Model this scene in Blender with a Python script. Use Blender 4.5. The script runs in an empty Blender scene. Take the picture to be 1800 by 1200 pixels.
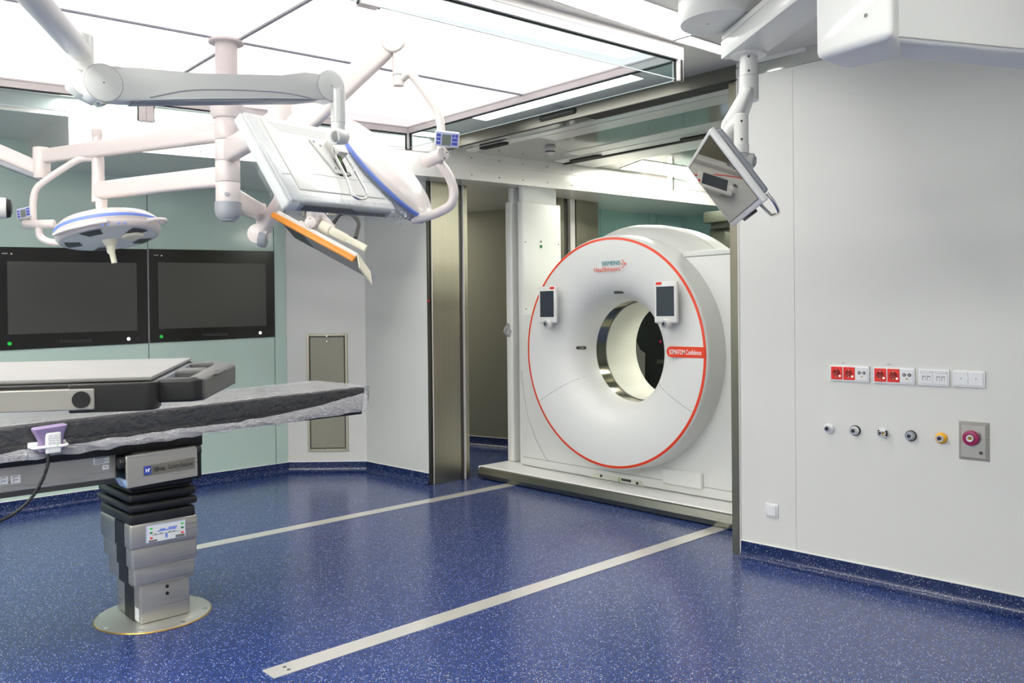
import bpy, bmesh, math, random
from mathutils import Vector as V, Matrix as M4
random.seed(7)
sc = bpy.context.scene
COL = sc.collection
PI = math.pi

# ------------------------------------------------------------------ materials
def lin(c):
    return tuple(((x/255.0)/12.92 if x/255.0 <= .04045 else ((x/255.0+.055)/1.055)**2.4) for x in c)

def mat(name, rgb=(200, 200, 200), rough=.5, metal=0.0, emit=0.0, spec=.5, bump=0.0, bscale=60.0, var=0.0, coat=0.0, stretch=None):
    m = bpy.data.materials.new(name); m.use_nodes = True
    nt = m.node_tree; b = nt.nodes['Principled BSDF']
    c = lin(rgb) + (1,)
    b.inputs['Base Color'].default_value = c
    b.inputs['Roughness'].default_value = rough
    b.inputs['Metallic'].default_value = metal
    b.inputs['Specular IOR Level'].default_value = spec
    b.inputs['Coat Weight'].default_value = coat
    if emit:
        b.inputs['Emission Color'].default_value = c
        b.inputs['Emission Strength'].default_value = emit
    if bump or var:
        tc = nt.nodes.new('ShaderNodeTexCoord'); mp = nt.nodes.new('ShaderNodeMapping')
        nz = nt.nodes.new('ShaderNodeTexNoise'); nz.inputs['Scale'].default_value = bscale
        nz.inputs['Detail'].default_value = 4
        nt.links.new(tc.outputs['Object'], mp.inputs['Vector'])
        nt.links.new(mp.outputs['Vector'], nz.inputs['Vector'])
        if stretch: mp.inputs['Scale'].default_value = stretch
        if bump:
            bp = nt.nodes.new('ShaderNodeBump'); bp.inputs['Strength'].default_value = bump
            bp.inputs['Distance'].default_value = .01
            nt.links.new(nz.outputs['Fac'], bp.inputs['Height'])
            nt.links.new(bp.outputs['Normal'], b.inputs['Normal'])
        if var:
            mx = nt.nodes.new('ShaderNodeMix'); mx.data_type = 'RGBA'
            mx.inputs[6].default_value = tuple(max(0, x*(1-var)) for x in c[:3]) + (1,)
            mx.inputs[7].default_value = tuple(min(1, x*(1+var)) for x in c[:3]) + (1,)
            nt.links.new(nz.outputs['Fac'], mx.inputs[0])
            nt.links.new(mx.outputs[2], b.inputs['Base Color'])
    return m

def brushed(name, rgb, rough, stretch, amt=.12):
    """brushed metal: streaky roughness and tone along one axis"""
    m = bpy.data.materials.new(name); m.use_nodes = True
    nt = m.node_tree; b = nt.nodes['Principled BSDF']
    b.inputs['Metallic'].default_value = 1.0
    tc = nt.nodes.new('ShaderNodeTexCoord'); mp = nt.nodes.new('ShaderNodeMapping')
    mp.inputs['Scale'].default_value = stretch
    nz = nt.nodes.new('ShaderNodeTexNoise'); nz.inputs['Scale'].default_value = 1.0; nz.inputs['Detail'].default_value = 2
    nt.links.new(tc.outputs['Object'], mp.inputs['Vector']); nt.links.new(mp.outputs['Vector'], nz.inputs['Vector'])
    mx = nt.nodes.new('ShaderNodeMix'); mx.data_type = 'RGBA'
    c = lin(rgb)
    mx.inputs[6].default_value = tuple(x*(1-amt) for x in c)+(1,); mx.inputs[7].default_value = tuple(min(1, x*(1+amt)) for x in c)+(1,)
    nt.links.new(nz.outputs['Fac'], mx.inputs[0]); nt.links.new(mx.outputs[2], b.inputs['Base Color'])
    mr = nt.nodes.new('ShaderNodeMapRange'); mr.inputs[3].default_value = max(.02, rough-.08); mr.inputs[4].default_value = rough+.08
    nt.links.new(nz.outputs['Fac'], mr.inputs[0]); nt.links.new(mr.outputs[0], b.inputs['Roughness'])
    return m

def floor_material():
    m = bpy.data.materials.new('blue_speckled_vinyl'); m.use_nodes = True
    nt = m.node_tree; b = nt.nodes['Principled BSDF']
    tc = nt.nodes.new('ShaderNodeTexCoord')
    def layer(scale, rad, keep):
        vo = nt.nodes.new('ShaderNodeTexVoronoi'); vo.inputs['Scale'].default_value = scale
        nt.links.new(tc.outputs['Object'], vo.inputs['Vector'])
        lt = nt.nodes.new('ShaderNodeMath'); lt.operation = 'LESS_THAN'; lt.inputs[1].default_value = rad
        nt.links.new(vo.outputs['Distance'], lt.inputs[0])
        sp = nt.nodes.new('ShaderNodeSeparateColor'); nt.links.new(vo.outputs['Color'], sp.inputs[0])
        gt = nt.nodes.new('ShaderNodeMath'); gt.operation = 'GREATER_THAN'; gt.inputs[1].default_value = keep
        nt.links.new(sp.outputs[0], gt.inputs[0])
        mu = nt.nodes.new('ShaderNodeMath'); mu.operation = 'MULTIPLY'
        nt.links.new(lt.outputs[0], mu.inputs[0]); nt.links.new(gt.outputs[0], mu.inputs[1])
        return mu.outputs[0], sp.outputs[1]
    a, ca = layer(150, .34, .80)
    d, cd = layer(90, .205, .55)
    e, ce = layer(200, .45, .6)
    nz = nt.nodes.new('ShaderNodeTexNoise'); nz.inputs['Scale'].default_value = 45; nz.inputs['Detail'].default_value = 5
    nt.links.new(tc.outputs['Object'], nz.inputs['Vector'])
    base = nt.nodes.new('ShaderNodeMix'); base.data_type = 'RGBA'
    base.inputs[6].default_value = lin((24, 42, 90))+(1,); base.inputs[7].default_value = lin((38, 60, 120))+(1,)
    nt.links.new(nz.outputs['Fac'], base.inputs[0])
    def over(prev, fac, rgb):
        x = nt.nodes.new('ShaderNodeMix'); x.data_type = 'RGBA'
        nt.links.new(prev, x.inputs[6]); x.inputs[7].default_value = lin(rgb)+(1,); nt.links.new(fac, x.inputs[0])
        return x.outputs[2]
    c = over(base.outputs[2], e, (52, 78, 138))
    c = over(c, a, (140, 152, 188))
    c = over(c, d, (222, 226, 228))
    nt.links.new(c, b.inputs['Base Color'])
    b.inputs['Roughness'].default_value = .22
    b.inputs['Specular IOR Level'].default_value = .8
    return m

def skirting_material():
    m = MT['floor'].copy(); m.name = 'skirting_vinyl'
    for n in m.node_tree.nodes:
        if n.type == 'MIX':
            for i in (6, 7):
                c = n.inputs[i].default_value; n.inputs[i].default_value = (c[0]*.55, c[1]*.55, c[2]*.55, 1)
    m.node_tree.nodes['Principled BSDF'].inputs['Specular IOR Level'].default_value = .35
    return m

def clear(name, tint=(235, 248, 248), rough=.02, ior=1.45, bump=0.0, bscale=30, gloss=None, milky=0.0):
    """thin transparent sheet: see-through plus a mirror share that grows at grazing angles"""
    m = bpy.data.materials.new(name); m.use_nodes = True
    nt = m.node_tree; nt.nodes.remove(nt.nodes['Principled BSDF'])
    out = nt.nodes['Material Output']
    tr = nt.nodes.new('ShaderNodeBsdfTransparent'); tr.inputs[0].default_value = lin(tint)+(1,)
    gl = nt.nodes.new('ShaderNodeBsdfGlossy'); gl.inputs['Roughness'].default_value = rough
    lw = nt.nodes.new('ShaderNodeLayerWeight'); lw.inputs['Blend'].default_value = .5
    pw = nt.nodes.new('ShaderNodeMath'); pw.operation = 'POWER'; pw.inputs[1].default_value = 5
    fr = nt.nodes.new('ShaderNodeMapRange'); f0 = ((ior-1)/(ior+1))**2; fr.inputs[3].default_value = f0; fr.inputs[4].default_value = .92
    nt.links.new(lw.outputs['Facing'], pw.inputs[0]); nt.links.new(pw.outputs[0], fr.inputs[0])
    mx = nt.nodes.new('ShaderNodeMixShader')
    nt.links.new(tr.outputs[0], mx.inputs[1]); nt.links.new(gl.outputs[0], mx.inputs[2])
    if gloss:
        ad = nt.nodes.new('ShaderNodeMath'); ad.operation = 'ADD'; ad.inputs[1].default_value = gloss; ad.use_clamp = True
        nt.links.new(fr.outputs[0], ad.inputs[0]); nt.links.new(ad.outputs[0], mx.inputs[0])
    else:
        nt.links.new(fr.outputs[0], mx.inputs[0])
    if bump:
        tc = nt.nodes.new('ShaderNodeTexCoord')
        mp = nt.nodes.new('ShaderNodeMapping'); mp.inputs['Scale'].default_value = (1, 1.6, 1)
        nz = nt.nodes.new('ShaderNodeTexNoise'); nz.inputs['Scale'].default_value = bscale; nz.inputs['Detail'].default_value = 5
        nz.inputs['Distortion'].default_value = 1.5
        bp = nt.nodes.new('ShaderNodeBump'); bp.inputs['Strength'].default_value = bump; bp.inputs['Distance'].default_value = .03
        nt.links.new(tc.outputs['Object'], mp.inputs[0]); nt.links.new(mp.outputs[0], nz.inputs['Vector'])
        nt.links.new(nz.outputs['Fac'], bp.inputs['Height'])
        nt.links.new(bp.outputs[0], gl.inputs['Normal']); nt.links.new(bp.outputs[0], lw.inputs['Normal'])
    last = mx
    if milky:
        df = nt.nodes.new('ShaderNodeBsdfDiffuse'); df.inputs[0].default_value = (.9, .9, .92, 1)
        m2 = nt.nodes.new('ShaderNodeMixShader'); m2.inputs[0].default_value = milky
        nt.links.new(mx.outputs[0], m2.inputs[1]); nt.links.new(df.outputs[0], m2.inputs[2]); last = m2
    nt.links.new(last.outputs[0], out.inputs['Surface'])
    return m

def lamp_panel(name, rgb, strength):
    m = bpy.data.materials.new(name); m.use_nodes = True
    nt = m.node_tree; b = nt.nodes['Principled BSDF']
    b.inputs['Base Color'].default_value = lin((235, 230, 230))+(1,)
    b.inputs['Emission Color'].default_value = lin(rgb)+(1,)
    b.inputs['Emission Strength'].default_value = strength
    return m

MT = {}
MT['floor'] = floor_material()
MT['skirting'] = skirting_material()
MT['wall'] = mat('white_wall_panel', (214, 214, 209), .42, bump=.02, bscale=250)
MT['wall_green'] = mat('mint_glass_panel', (188, 210, 199), .10, spec=.55)
MT['teal_glass'] = mat('teal_glass_panel', (140, 178, 174), .12)
MT['joint'] = mat('dark_joint', (74, 84, 82), .6)
MT['joint_light'] = mat('pale_joint', (180, 180, 176), .6)
MT['steel_v'] = brushed('brushed_steel_upright', (158, 154, 138), .32, (90, 90, .8))
MT['steel_h'] = brushed('brushed_steel_strip', (232, 229, 222), .15, (1.2, 70, 70), .05)
MT['steel_h'].node_tree.nodes['Principled BSDF'].inputs['Metallic'].default_value = .5
MT['steel'] = brushed('brushed_steel_plate', (184, 181, 174), .30, (2, 2, 160), .05)
MT['steel'].node_tree.nodes['Principled BSDF'].inputs['Metallic'].default_value = .72
MT['steel_dark'] = mat('dark_steel', (95, 94, 90), .4, 1.0)
MT['chrome'] = mat('chrome', (222, 222, 220), .12, 1.0)
MT['ceil'] = mat('white_metal_ceiling', (236, 234, 230), .26, .45)
MT['ceil_gloss'] = mat('polished_metal_ceiling', (168, 170, 165), .10, .55)
MT['header'] = mat('grey_steel_header', (96, 95, 88), .34, .7)
MT['slot_black'] = mat('black_slot', (22, 22, 20), .7)
MT['white'] = mat('white_enamel', (226, 226, 222), .32, coat=.15)
MT['arm'] = mat('warm_white_enamel', (224, 215, 211), .30, coat=.15)
MT['ct_white'] = mat('scanner_white_plastic', (226, 227, 223), .36)
MT['ct_inner'] = mat('scanner_bore_plastic', (214, 214, 202), .40)
MT['ct_red'] = mat('scanner_orange_red', (228, 66, 30), .35)
MT['ct_band'] = mat('scanner_mylar_band', (150, 148, 130), .12, .9)
MT['teal_ink'] = mat('teal_ink', (24, 128, 140), .5)
MT['orange_ink'] = mat('orange_ink', (226, 82, 52), .5)
MT['white_ink'] = mat('white_ink', (245, 245, 245), .5)
MT['black_ink'] = mat('black_ink', (40, 40, 42), .5)
MT['grey_ink'] = mat('grey_ink', (110, 112, 112), .5)
MT['blue_ink'] = mat('blue_ink', (50, 66, 160), .4)
MT['screen_off'] = mat('display_glass_off', (66, 66, 62), .28, spec=.6)
MT['screen_ct'] = mat('console_screen', (58, 64, 72), .15)
MT['screen_mirror'] = mat('glossy_monitor_glass', (176, 172, 164), .008, .92)
MT['bezel'] = mat('black_bezel_glass', (26, 26, 24), .16)
MT['vent_frame'] = mat('grey_vent_frame', (186, 182, 162), .4, .5)
MT['sticker_grey'] = mat('sticker_grey', (122, 119, 108), .4, .4)
MT['vent_mesh'] = mat('vent_mesh_metal', (150, 148, 134), .55, .4)
MT['vent_back'] = mat('vent_dark_inside', (84, 83, 76), .8)
MT['black'] = mat('black_plastic', (24, 24, 24), .45)
MT['black_soft'] = mat('black_mattress', (40, 41, 40), .6)
MT['bellows'] = mat('black_rubber_bellows', (28, 29, 31), .42)
MT['grey_plastic'] = mat('grey_plastic', (150, 154, 160), .45)
MT['grey_dark'] = mat('dark_grey_plastic', (62, 62, 60), .5)
MT['frame_top'] = mat('charcoal_coated_frame', (72, 72, 70), .42)
MT['pad'] = mat('light_grey_pad', (138, 136, 134), .6)
MT['purple'] = mat('lilac_rubber_grip', (140, 122, 158), .5)
MT['pale_blue'] = mat('pale_blue_plastic', (158, 180, 214), .4)
MT['lamp_glass'] = mat('lamp_cover_glass', (226, 227, 224), .38)
MT['blue_stripe'] = mat('blue_stripe', (120, 146, 222), .4)
MT['keys_blue'] = mat('blue_keys', (58, 70, 164), .4)
MT['keypad'] = mat('keypad_lilac', (176, 182, 212), .4)
MT['lcd'] = mat('keypad_lcd', (104, 112, 104), .3)
MT['orange'] = mat('orange_bumper', (228, 146, 52), .35)
MT['red_socket'] = mat('red_socket', (226, 44, 30), .35)
MT['red_dark'] = mat('red_socket_well', (150, 20, 16), .5)
MT['sock_white'] = mat('socket_white', (226, 227, 228), .3)
MT['sock_grey'] = mat('socket_grey', (150, 150, 150), .5)
MT['brass'] = mat('brass', (176, 140, 62), .3, 1.0)
MT['yellow'] = mat('yellow_collar', (238, 176, 38), .4)
MT['magenta'] = mat('magenta_collar', (150, 24, 84), .35)
MT['led_green'] = mat('green_led', (20, 150, 50), .4, emit=.7)
MT['led_white'] = mat('white_led', (240, 240, 240), .4, emit=.8)
MT['green_lamp'] = mat('green_indicator', (20, 120, 66), .3)
MT['cover_film'] = clear('clear_cover_film', (240, 240, 244), .12, 1.6, bump=.45, bscale=18, gloss=.03)
MT['wrap'] = clear('clear_wrap_film', (246, 248, 250), .08, 1.35, bump=.35, bscale=30, gloss=.02, milky=.04)
MT['glass'] = clear('clear_apron_glass', (236, 246, 246), .01, 1.5)
MT['glass_edge'] = mat('glass_edge', (200, 216, 213), .1)
MT['alu'] = mat('satin_aluminium', (212, 208, 205), .36, .25)
MT['gasket'] = mat('black_gasket', (26, 26, 24), .6)
MT['beige'] = mat('grey_beige_housing', (72, 76, 64), .5)
MT['cream'] = mat('cream_cover', (232, 228, 206), .5)
MT['canopy'] = lamp_panel('luminous_canopy_panel', (255, 241, 240), .80)
MT['strip'] = lamp_panel('unseen_fill_strip', (253, 253, 248), 8)
MT['strip_back'] = lamp_panel('luminous_back_strip', (253, 253, 248), 26)
MT['strip_near_fill'] = lamp_panel('near_fill_strip', (253, 253, 248), 25)
MT['strip_soft'] = lamp_panel('luminous_soft_strip', (253, 253, 248), 8)
MT['strip_far'] = lamp_panel('luminous_far_panel', (255, 254, 240), 18)
MT['corridor_fill'] = lamp_panel('corridor_fill', (255, 246, 226), 8)
MT['bumper_steel'] = mat('bumper_steel', (128, 128, 120), .30, 1.0)
MT['base_steel'] = mat('base_plate_steel', (214, 214, 208), .38, .85)
MT['cover_top_sheen'] = clear('cover_film_top_sheen', (240, 240, 244), .16, 1.6, bump=.5, bscale=14, gloss=.20, milky=.17)  # milky share stands for ceiling light reflected on the film top
MT['film_fold'] = clear('folded_film_sheen', (240, 238, 240), .12, 1.6, bump=1.3, bscale=55, gloss=.30, milky=.20)  # milky share stands for light caught on the crumpled film
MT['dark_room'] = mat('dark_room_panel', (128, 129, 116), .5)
MT['pattern'] = mat('black_grey_weave', (120, 120, 114), .7, var=.95, bscale=120)
MT['skin_tone_tube'] = mat('skin_tone', (176, 124, 104), .5)
MT['cable_green'] = mat('green_yellow_cable', (120, 190, 60), .5)
MT['magenta_led'] = mat('magenta_led', (190, 30, 90), .5)

# ------------------------------------------------------------------ mesh builder
class B:
    def __init__(s, m=None):
        s.b = bmesh.new(); s.m = m or M4.Identity(4)
    def pt(s, p): return s.m @ V(p)
    def _box(s, corners, bevel, seg):
        vs = [s.b.verts.new(s.pt(c)) for c in corners]
        fs = [s.b.faces.new([vs[i] for i in f]) for f in ((0,3,2,1),(4,5,6,7),(0,1,5,4),(1,2,6,5),(2,3,7,6),(3,0,4,7))]
        if bevel:
            es = list({e for f in fs for e in f.edges})
            bmesh.ops.bevel(s.b, geom=es, offset=bevel, segments=seg, profile=.5, affect='EDGES', clamp_overlap=True)
        return s
    def box(s, x0, x1, y0, y1, z0, z1, bevel=0, seg=2):
        return s._box([(x0,y0,z0),(x1,y0,z0),(x1,y1,z0),(x0,y1,z0),(x0,y0,z1),(x1,y0,z1),(x1,y1,z1),(x0,y1,z1)], bevel, seg)
    def cbox(s, c, d, bevel=0, seg=2):
        return s.box(c[0]-d[0]/2, c[0]+d[0]/2, c[1]-d[1]/2, c[1]+d[1]/2, c[2]-d[2]/2, c[2]+d[2]/2, bevel, seg)
    def prism(s, pts, ext, bevel=0, seg=2):
        e = V(ext)
        a = [s.b.verts.new(s.pt(p)) for p in pts]; c = [s.b.verts.new(s.pt(V(p)+e)) for p in pts]
        n = len(pts); fs = [s.b.faces.new(a), s.b.faces.new(c[::-1])]
        for i in range(n): fs.append(s.b.faces.new([a[i], c[i], c[(i+1) % n], a[(i+1) % n]]))
        if bevel:
            es = list({ed for f in fs for ed in f.edges})
            bmesh.ops.bevel(s.b, geom=es, offset=bevel, segments=seg, profile=.5, affect='EDGES', clamp_overlap=True)
        return s
    def poly(s, pts):
        s.b.faces.new([s.b.verts.new(s.pt(p)) for p in pts]); return s
    def tube(s, path, r, seg=20, cap=True, scale=(1, 1)):
        path = [s.pt(p) for p in path]; n = len(path)
        rs = r if isinstance(r, (list, tuple)) else [r]*n
        t0 = (path[1]-path[0]).normalized()
        up = V((0,0,1)) if abs(t0.z) < .9 else V((1,0,0))
        u = t0.cross(up).normalized(); w = u.cross(t0)
        rings = []
        pt = t0
        for i, p in enumerate(path):
            if i == 0: t = t0
            elif i == n-1: t = (path[i]-path[i-1]).normalized()
            else: t = ((path[i]-path[i-1]).normalized()+(path[i+1]-path[i]).normalized()).normalized()
            q = pt.rotation_difference(t); u = (q @ u).normalized(); w = (q @ w).normalized(); pt = t
            rings.append([s.b.verts.new(p+(u*math.cos(2*PI*k/seg)*scale[0]+w*math.sin(2*PI*k/seg)*scale[1])*rs[i]) for k in range(seg)])
        for i in range(n-1):
            for k in range(seg):
                s.b.faces.new([rings[i][k], rings[i][(k+1) % seg], rings[i+1][(k+1) % seg], rings[i+1][k]])
        if cap:
            s.b.faces.new(rings[0][::-1]); s.b.faces.new(rings[-1])
        return s
    def cyl(s, p0, p1, r, r1=None, seg=28, bev=0):
        p0 = V(p0); p1 = V(p1); r1 = r if r1 is None else r1
        if bev:
            d = (p1-p0).normalized()*bev
            return s.tube([p0, p0+d*.3, p0+d, p1-d, p1-d*.3, p1], [r-bev, r-bev*.3, r, r1, r1-bev*.3, r1-bev], seg)
        return s.tube([p0, p1], [r, r1], seg)
    def lathe(s, prof, org, axis, seg=64, a0=0, a1=2*PI, close=False):
        """prof: list of (radius, height along axis)"""
        ax = s.m.to_3x3() @ V(axis); ax.normalize(); o = s.pt(org)
        up = V((0,0,1)) if abs(ax.z) < .9 else V((1,0,0))
        u = ax.cross(up).normalized(); w = ax.cross(u)
        full = abs(a1-a0-2*PI) < 1e-6; n = seg if full else seg+1
        rings = []
        for r, h in prof:
            if r < 1e-6: rings.append([s.b.verts.new(o+ax*h)])
            else: rings.append([s.b.verts.new(o+ax*h+(u*math.cos(a0+(a1-a0)*k/seg)+w*math.sin(a0+(a1-a0)*k/seg))*r) for k in range(n)])
        for i in range(len(rings)-1):
            a, c = rings[i], rings[i+1]
            for k in range(seg):
                k2 = (k+1) % n if full else k+1
                if len(a) == 1 and len(c) == 1: continue
                if len(a) == 1: s.b.faces.new([a[0], c[k], c[k2]])
                elif len(c) == 1: s.b.faces.new([a[k], c[0], a[k2]])
                else: s.b.faces.new([a[k], c[k], c[k2], a[k2]])
        return s
    def sphere(s, c, r, scale=(1,1,1), seg=20):
        prof = [(r*math.sin(PI*i/12), -r*math.cos(PI*i/12)) for i in range(13)]
        prof[0] = (0, -r); prof[-1] = (0, r)
        return s.lathe(prof, c, (0,0,1), seg)

def arc(pts, rad=.05, n=6):
    """round the corners of a polyline"""
    pts = [V(p) for p in pts]; out = [pts[0]]
    for i in range(1, len(pts)-1):
        a, b, c = pts[i-1], pts[i], pts[i+1]
        d1 = (a-b); d2 = (c-b); l = min(rad, d1.length*.49, d2.length*.49)
        p = b+d1.normalized()*l; q = b+d2.normalized()*l
        for k in range(n+1):
            t = k/n
            out.append((1-t)**2*p+2*t*(1-t)*b+t*t*q)
    out.append(pts[-1])
    return out

def link(name, bb, m, parent=None, smooth=True, sharp=35):
    bm = bb.b
    bmesh.ops.recalc_face_normals(bm, faces=bm.faces[:])
    root = parent
    off = V((0,0,0))
    while root is not None:
        off += V(root.location); root = root.parent
    if parent is not None: bmesh.ops.translate(bm, verts=bm.verts[:], vec=-off)
    me = bpy.data.meshes.new(name); bm.to_mesh(me); bm.free()
    if smooth:
        me.polygons.foreach_set('use_smooth', [True]*len(me.polygons))
        me.set_sharp_from_angle(angle=math.radians(sharp))
    ms = m if isinstance(m, (list, tuple)) else [m]
    for x in ms: me.materials.append(MT[x])
    o = bpy.data.objects.new(name, me); COL.objects.link(o)
    if parent is not None: o.parent = parent
    me.update()
    return o

def thing(name, label, cat, loc, group=None):
    o = bpy.data.objects.new(name, None); COL.objects.link(o); o.location = loc; o.empty_display_size = .05
    o['label'] = label; o['category'] = cat
    if group: o['group'] = group
    return o
def tag(o, label, cat, group=None):
    o['label'] = label; o['category'] = cat
    if group: o['group'] = group
    return o
def struct(name, bb, m, parent=None, label=None, **k):
    o = link(name, bb, m, parent, **k)
    if parent is None:
        o['kind'] = 'structure'
    if label: o['label'] = label
    return o

def basis(o, ex, ey, ez):
    m = M4.Identity(4)
    for i in range(3):
        m[i][0] = ex[i]; m[i][1] = ey[i]; m[i][2] = ez[i]; m[i][3] = o[i]
    return m

def text(name, body, size, m, material, parent, depth=.0008, width=None, align='LEFT', bold=0.0):
    cu = bpy.data.curves.new(name, 'FONT'); cu.body = body; cu.size = size; cu.extrude = depth; cu.align_x = align
    cu.offset = bold
    t = bpy.data.objects.new(name+'_tmp', cu); COL.objects.link(t)
    me = bpy.data.meshes.new_from_object(t)
    bpy.data.objects.remove(t); bpy.data.curves.remove(cu)
    xs = [v.co.x for v in me.vertices]
    if width and xs:
        k = width/(max(xs)-min(xs)); x0 = min(xs) if align == 'LEFT' else 0
        for v in me.vertices: v.co.x = (v.co.x-x0)*k
    off = V((0,0,0)); r = parent
    while r is not None: off += V(r.location); r = r.parent
    for v in me.vertices: v.co = (m @ v.co)-off
    me.name = name; me.materials.clear(); me.materials.append(MT[material])
    o = bpy.data.objects.new(name, me); COL.objects.link(o); o.parent = parent
    return o

def copy_tree(o, delta, parent=None):
    c = o.copy(); COL.objects.link(c)
    if parent is None: c.location = V(o.location)+V(delta)
    else: c.parent = parent
    for ch in list(o.children): copy_tree(ch, delta, c)
    return c

# ================================================================== the setting
CEIL, MID, SOF = 2.92, 2.83, 2.60
def WR(y): return 4.375+(2.70-y)*.0395            # inner face of the right wall (very slightly splayed)

struct('floor', B().box(-1.5, 12, -1.5, 9.5, -.12, 0), 'floor')

# left wall: mint back-painted glass panels on a dark carrier
w = struct('wall_left', B().box(-1.5, 3.79, 7.135, 7.35, 0, CEIL), 'joint')
seams = [-1.5, -.75, .33, 1.445, 2.537, 3.668, 3.784]
for i in range(6):
    top = 2.80 if i < 3 else SOF
    x0, x1 = seams[i]+.0035, seams[i+1]-.0035
    if i == 5: x1 = seams[i+1]
    if i == 3:
        link('glass_panel', B().prism([(x0,7.12,.09),(x1,7.12,.09),(x1,7.12,SOF),(1.68,7.12,SOF),(1.68,7.12,2.8),(x0,7.12,2.8)], (0,.016,0)), 'wall_green', w)
    else:
        link('glass_panel', B().box(x0, x1, 7.12, 7.136, .09, top, .0015, 1), 'wall_green', w)
link('display_joint', B().box(2.5335, 2.5405, 7.1175, 7.122, 1.25, 2.02), 'joint_light', w)

struct('wall_corner', B().prism([(3.784,7.132,0),(4.327,6.625,0),(4.47,6.78,0),(3.9,7.32,0)], (0,0,SOF+.1)), 'wall')
struct('wall_back', B().prism([(4.327,6.625,0),(4.369,5.722,0),(4.79,5.722,0),(4.79,9.4,0),(4.327,9.4,0)], (0,0,SOF+.1)), 'wall')

wr = struct('wall_right', B().prism([(WR(2.698)+.004,2.698,0),(WR(-1.5)+.004,-1.5,0),(5.1,-1.5,0),(5.1,2.698,0)], (0,0,2.90)), 'joint_light')
for a, b in ((2.698, 2.3568), (2.355, 1.10), (1.098, -1.5)):
    link('wall_panel', B().prism([(WR(a),a,.095),(WR(b),b,.095),(WR(b)+.006,b,.095),(WR(a)+.006,a,.095)], (0,0,2.80)), 'wall', wr)
struct('trim_1', B().prism([(WR(2.7)-.012,2.7,2.895),(WR(-1.5)-.012,-1.5,2.895),(WR(-1.5)+.1,-1.5,2.895),(WR(2.7)+.1,2.7,2.895)], (0,0,.05)), 'wall')
struct('wall_front', B().box(-1.7, 5.2, -1.7, -1.5, 0, CEIL), 'wall')
struct('wall_near', B().box(-1.7, -1.5, -1.5, 7.35, 0, CEIL), 'wall')

# coved vinyl skirting
def cove(name, a, b, nrm):
    a = V((a[0], a[1], 0)); b = V((b[0], b[1], 0)); n = V((nrm[0], nrm[1], 0)).normalized()
    prof = [(0,.098),(.004,.098),(.005,.05),(.010,.026),(.020,.011),(.036,.0035),(.05,.0005),(0,.0005)]
    pts = [a+n*r+V((0,0,z)) for r, z in prof]
    o = struct(name, B().prism(pts, b-a), 'skirting')
    q = [a+n*r+V((0,0,z)) for r, z in ((-.002,.097),(.007,.097),(.007,.101),(-.002,.103))]
    link('cap_strip', B().prism(q, b-a), 'white', o)
    return o
cove('baseboard_left', (-1.5,7.12), (3.784,7.12), (0,-1))
cove('baseboard_corner', (3.784,7.132), (4.327,6.625), (-.68,-.73))
cove('baseboard_back', (4.327,6.625), (4.369,5.722), (-1,-.05))
cove('baseboard_right', (WR(2.70),2.70), (WR(-1.5),-1.5), (-1,-.04))

# steel portal uprights
t2 = struct('trim_2', B().box(4.366, 4.80, 5.713, 5.722, 0, SOF), 'steel_dark')
link('steel_cladding', B().box(4.362, 4.372, 5.705, 5.722, 0, SOF), 'steel_dark', t2)
link('steel_cladding', B().box(4.393, 4.700, 5.697, 5.714, 0, SOF, .002, 1), 'steel_v', t2)
link('steel_cladding', B().box(4.392, 4.400, 5.690, 5.698, 0, SOF, .002, 1), 'alu', t2)
link('steel_cladding', B().box(4.752, 4.800, 5.697, 5.714, 0, SOF, .002, 1), 'steel_v', t2)
link('steel_cladding', B().box(4.745, 4.754, 5.690, 5.714, 0, SOF, .002, 1), 'alu', t2)
link('red_led', B().cyl((4.371,5.703,1.575), (4.360,5.703,1.575), .008, seg=12), 'red_socket', t2)
t3 = struct('trim_3', B().box(4.386, 5.1, 2.699, 2.768, 0, CEIL), 'steel_v')
link('steel_edge', B().box(4.372, 4.388, 2.699, 2.708, .0, 2.89), 'alu', t3)
t4 = struct('trim_4', B().box(5.98, 6.57, 5.72, 6.2, 0, SOF), 'steel_dark')
link('steel_cladding', B().box(5.98, 6.055, 5.70, 5.72, 0, SOF, .002, 1), 'steel_v', t4)
link('steel_cladding', B().box(6.125, 6.195, 5.68, 5.72, 0, SOF, .002, 1), 'alu', t4)
link('steel_cladding', B().box(6.235, 6.57, 5.70, 5.72, 0, SOF, .002, 1), 'steel_v', t4)

# corridor behind the portal
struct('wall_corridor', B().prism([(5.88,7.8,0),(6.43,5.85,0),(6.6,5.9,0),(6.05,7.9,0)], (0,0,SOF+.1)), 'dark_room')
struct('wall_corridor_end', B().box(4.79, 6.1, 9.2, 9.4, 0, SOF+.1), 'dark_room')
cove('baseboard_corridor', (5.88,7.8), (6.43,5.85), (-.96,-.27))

# second room
w2 = struct('wall_far', B().prism([(6.57,6.19,0),(8.33,5.93,0),(8.40,5.40,0),(9.3,3.9,0),(9.3,-1.5,0),(9.5,-1.5,0),(9.5,6.4,0),(6.57,6.4,0)], (0,0,CEIL)), 'joint')
p2 = [V((6.58,6.17,0)), V((8.32,5.912,0)), V((8.38,5.39,0)), V((9.28,3.89,0))]
def gp(a, b, t0, t1):
    q0 = a.lerp(b, t0); q1 = a.lerp(b, t1); n = V((-(b-a).y, (b-a).x, 0)).normalized()*.012
    link('glass_panel', B().prism([q0+V((0,0,.1)), q1+V((0,0,.1)), q1+V((0,0,SOF+.04)), q0+V((0,0,SOF+.04))], n), 'teal_glass', w2)
gp(p2[0], p2[1], 0, .275); gp(p2[0], p2[1], .278, .70); gp(p2[0], p2[1], .703, .765); gp(p2[0], p2[1], .768, 1)
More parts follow.
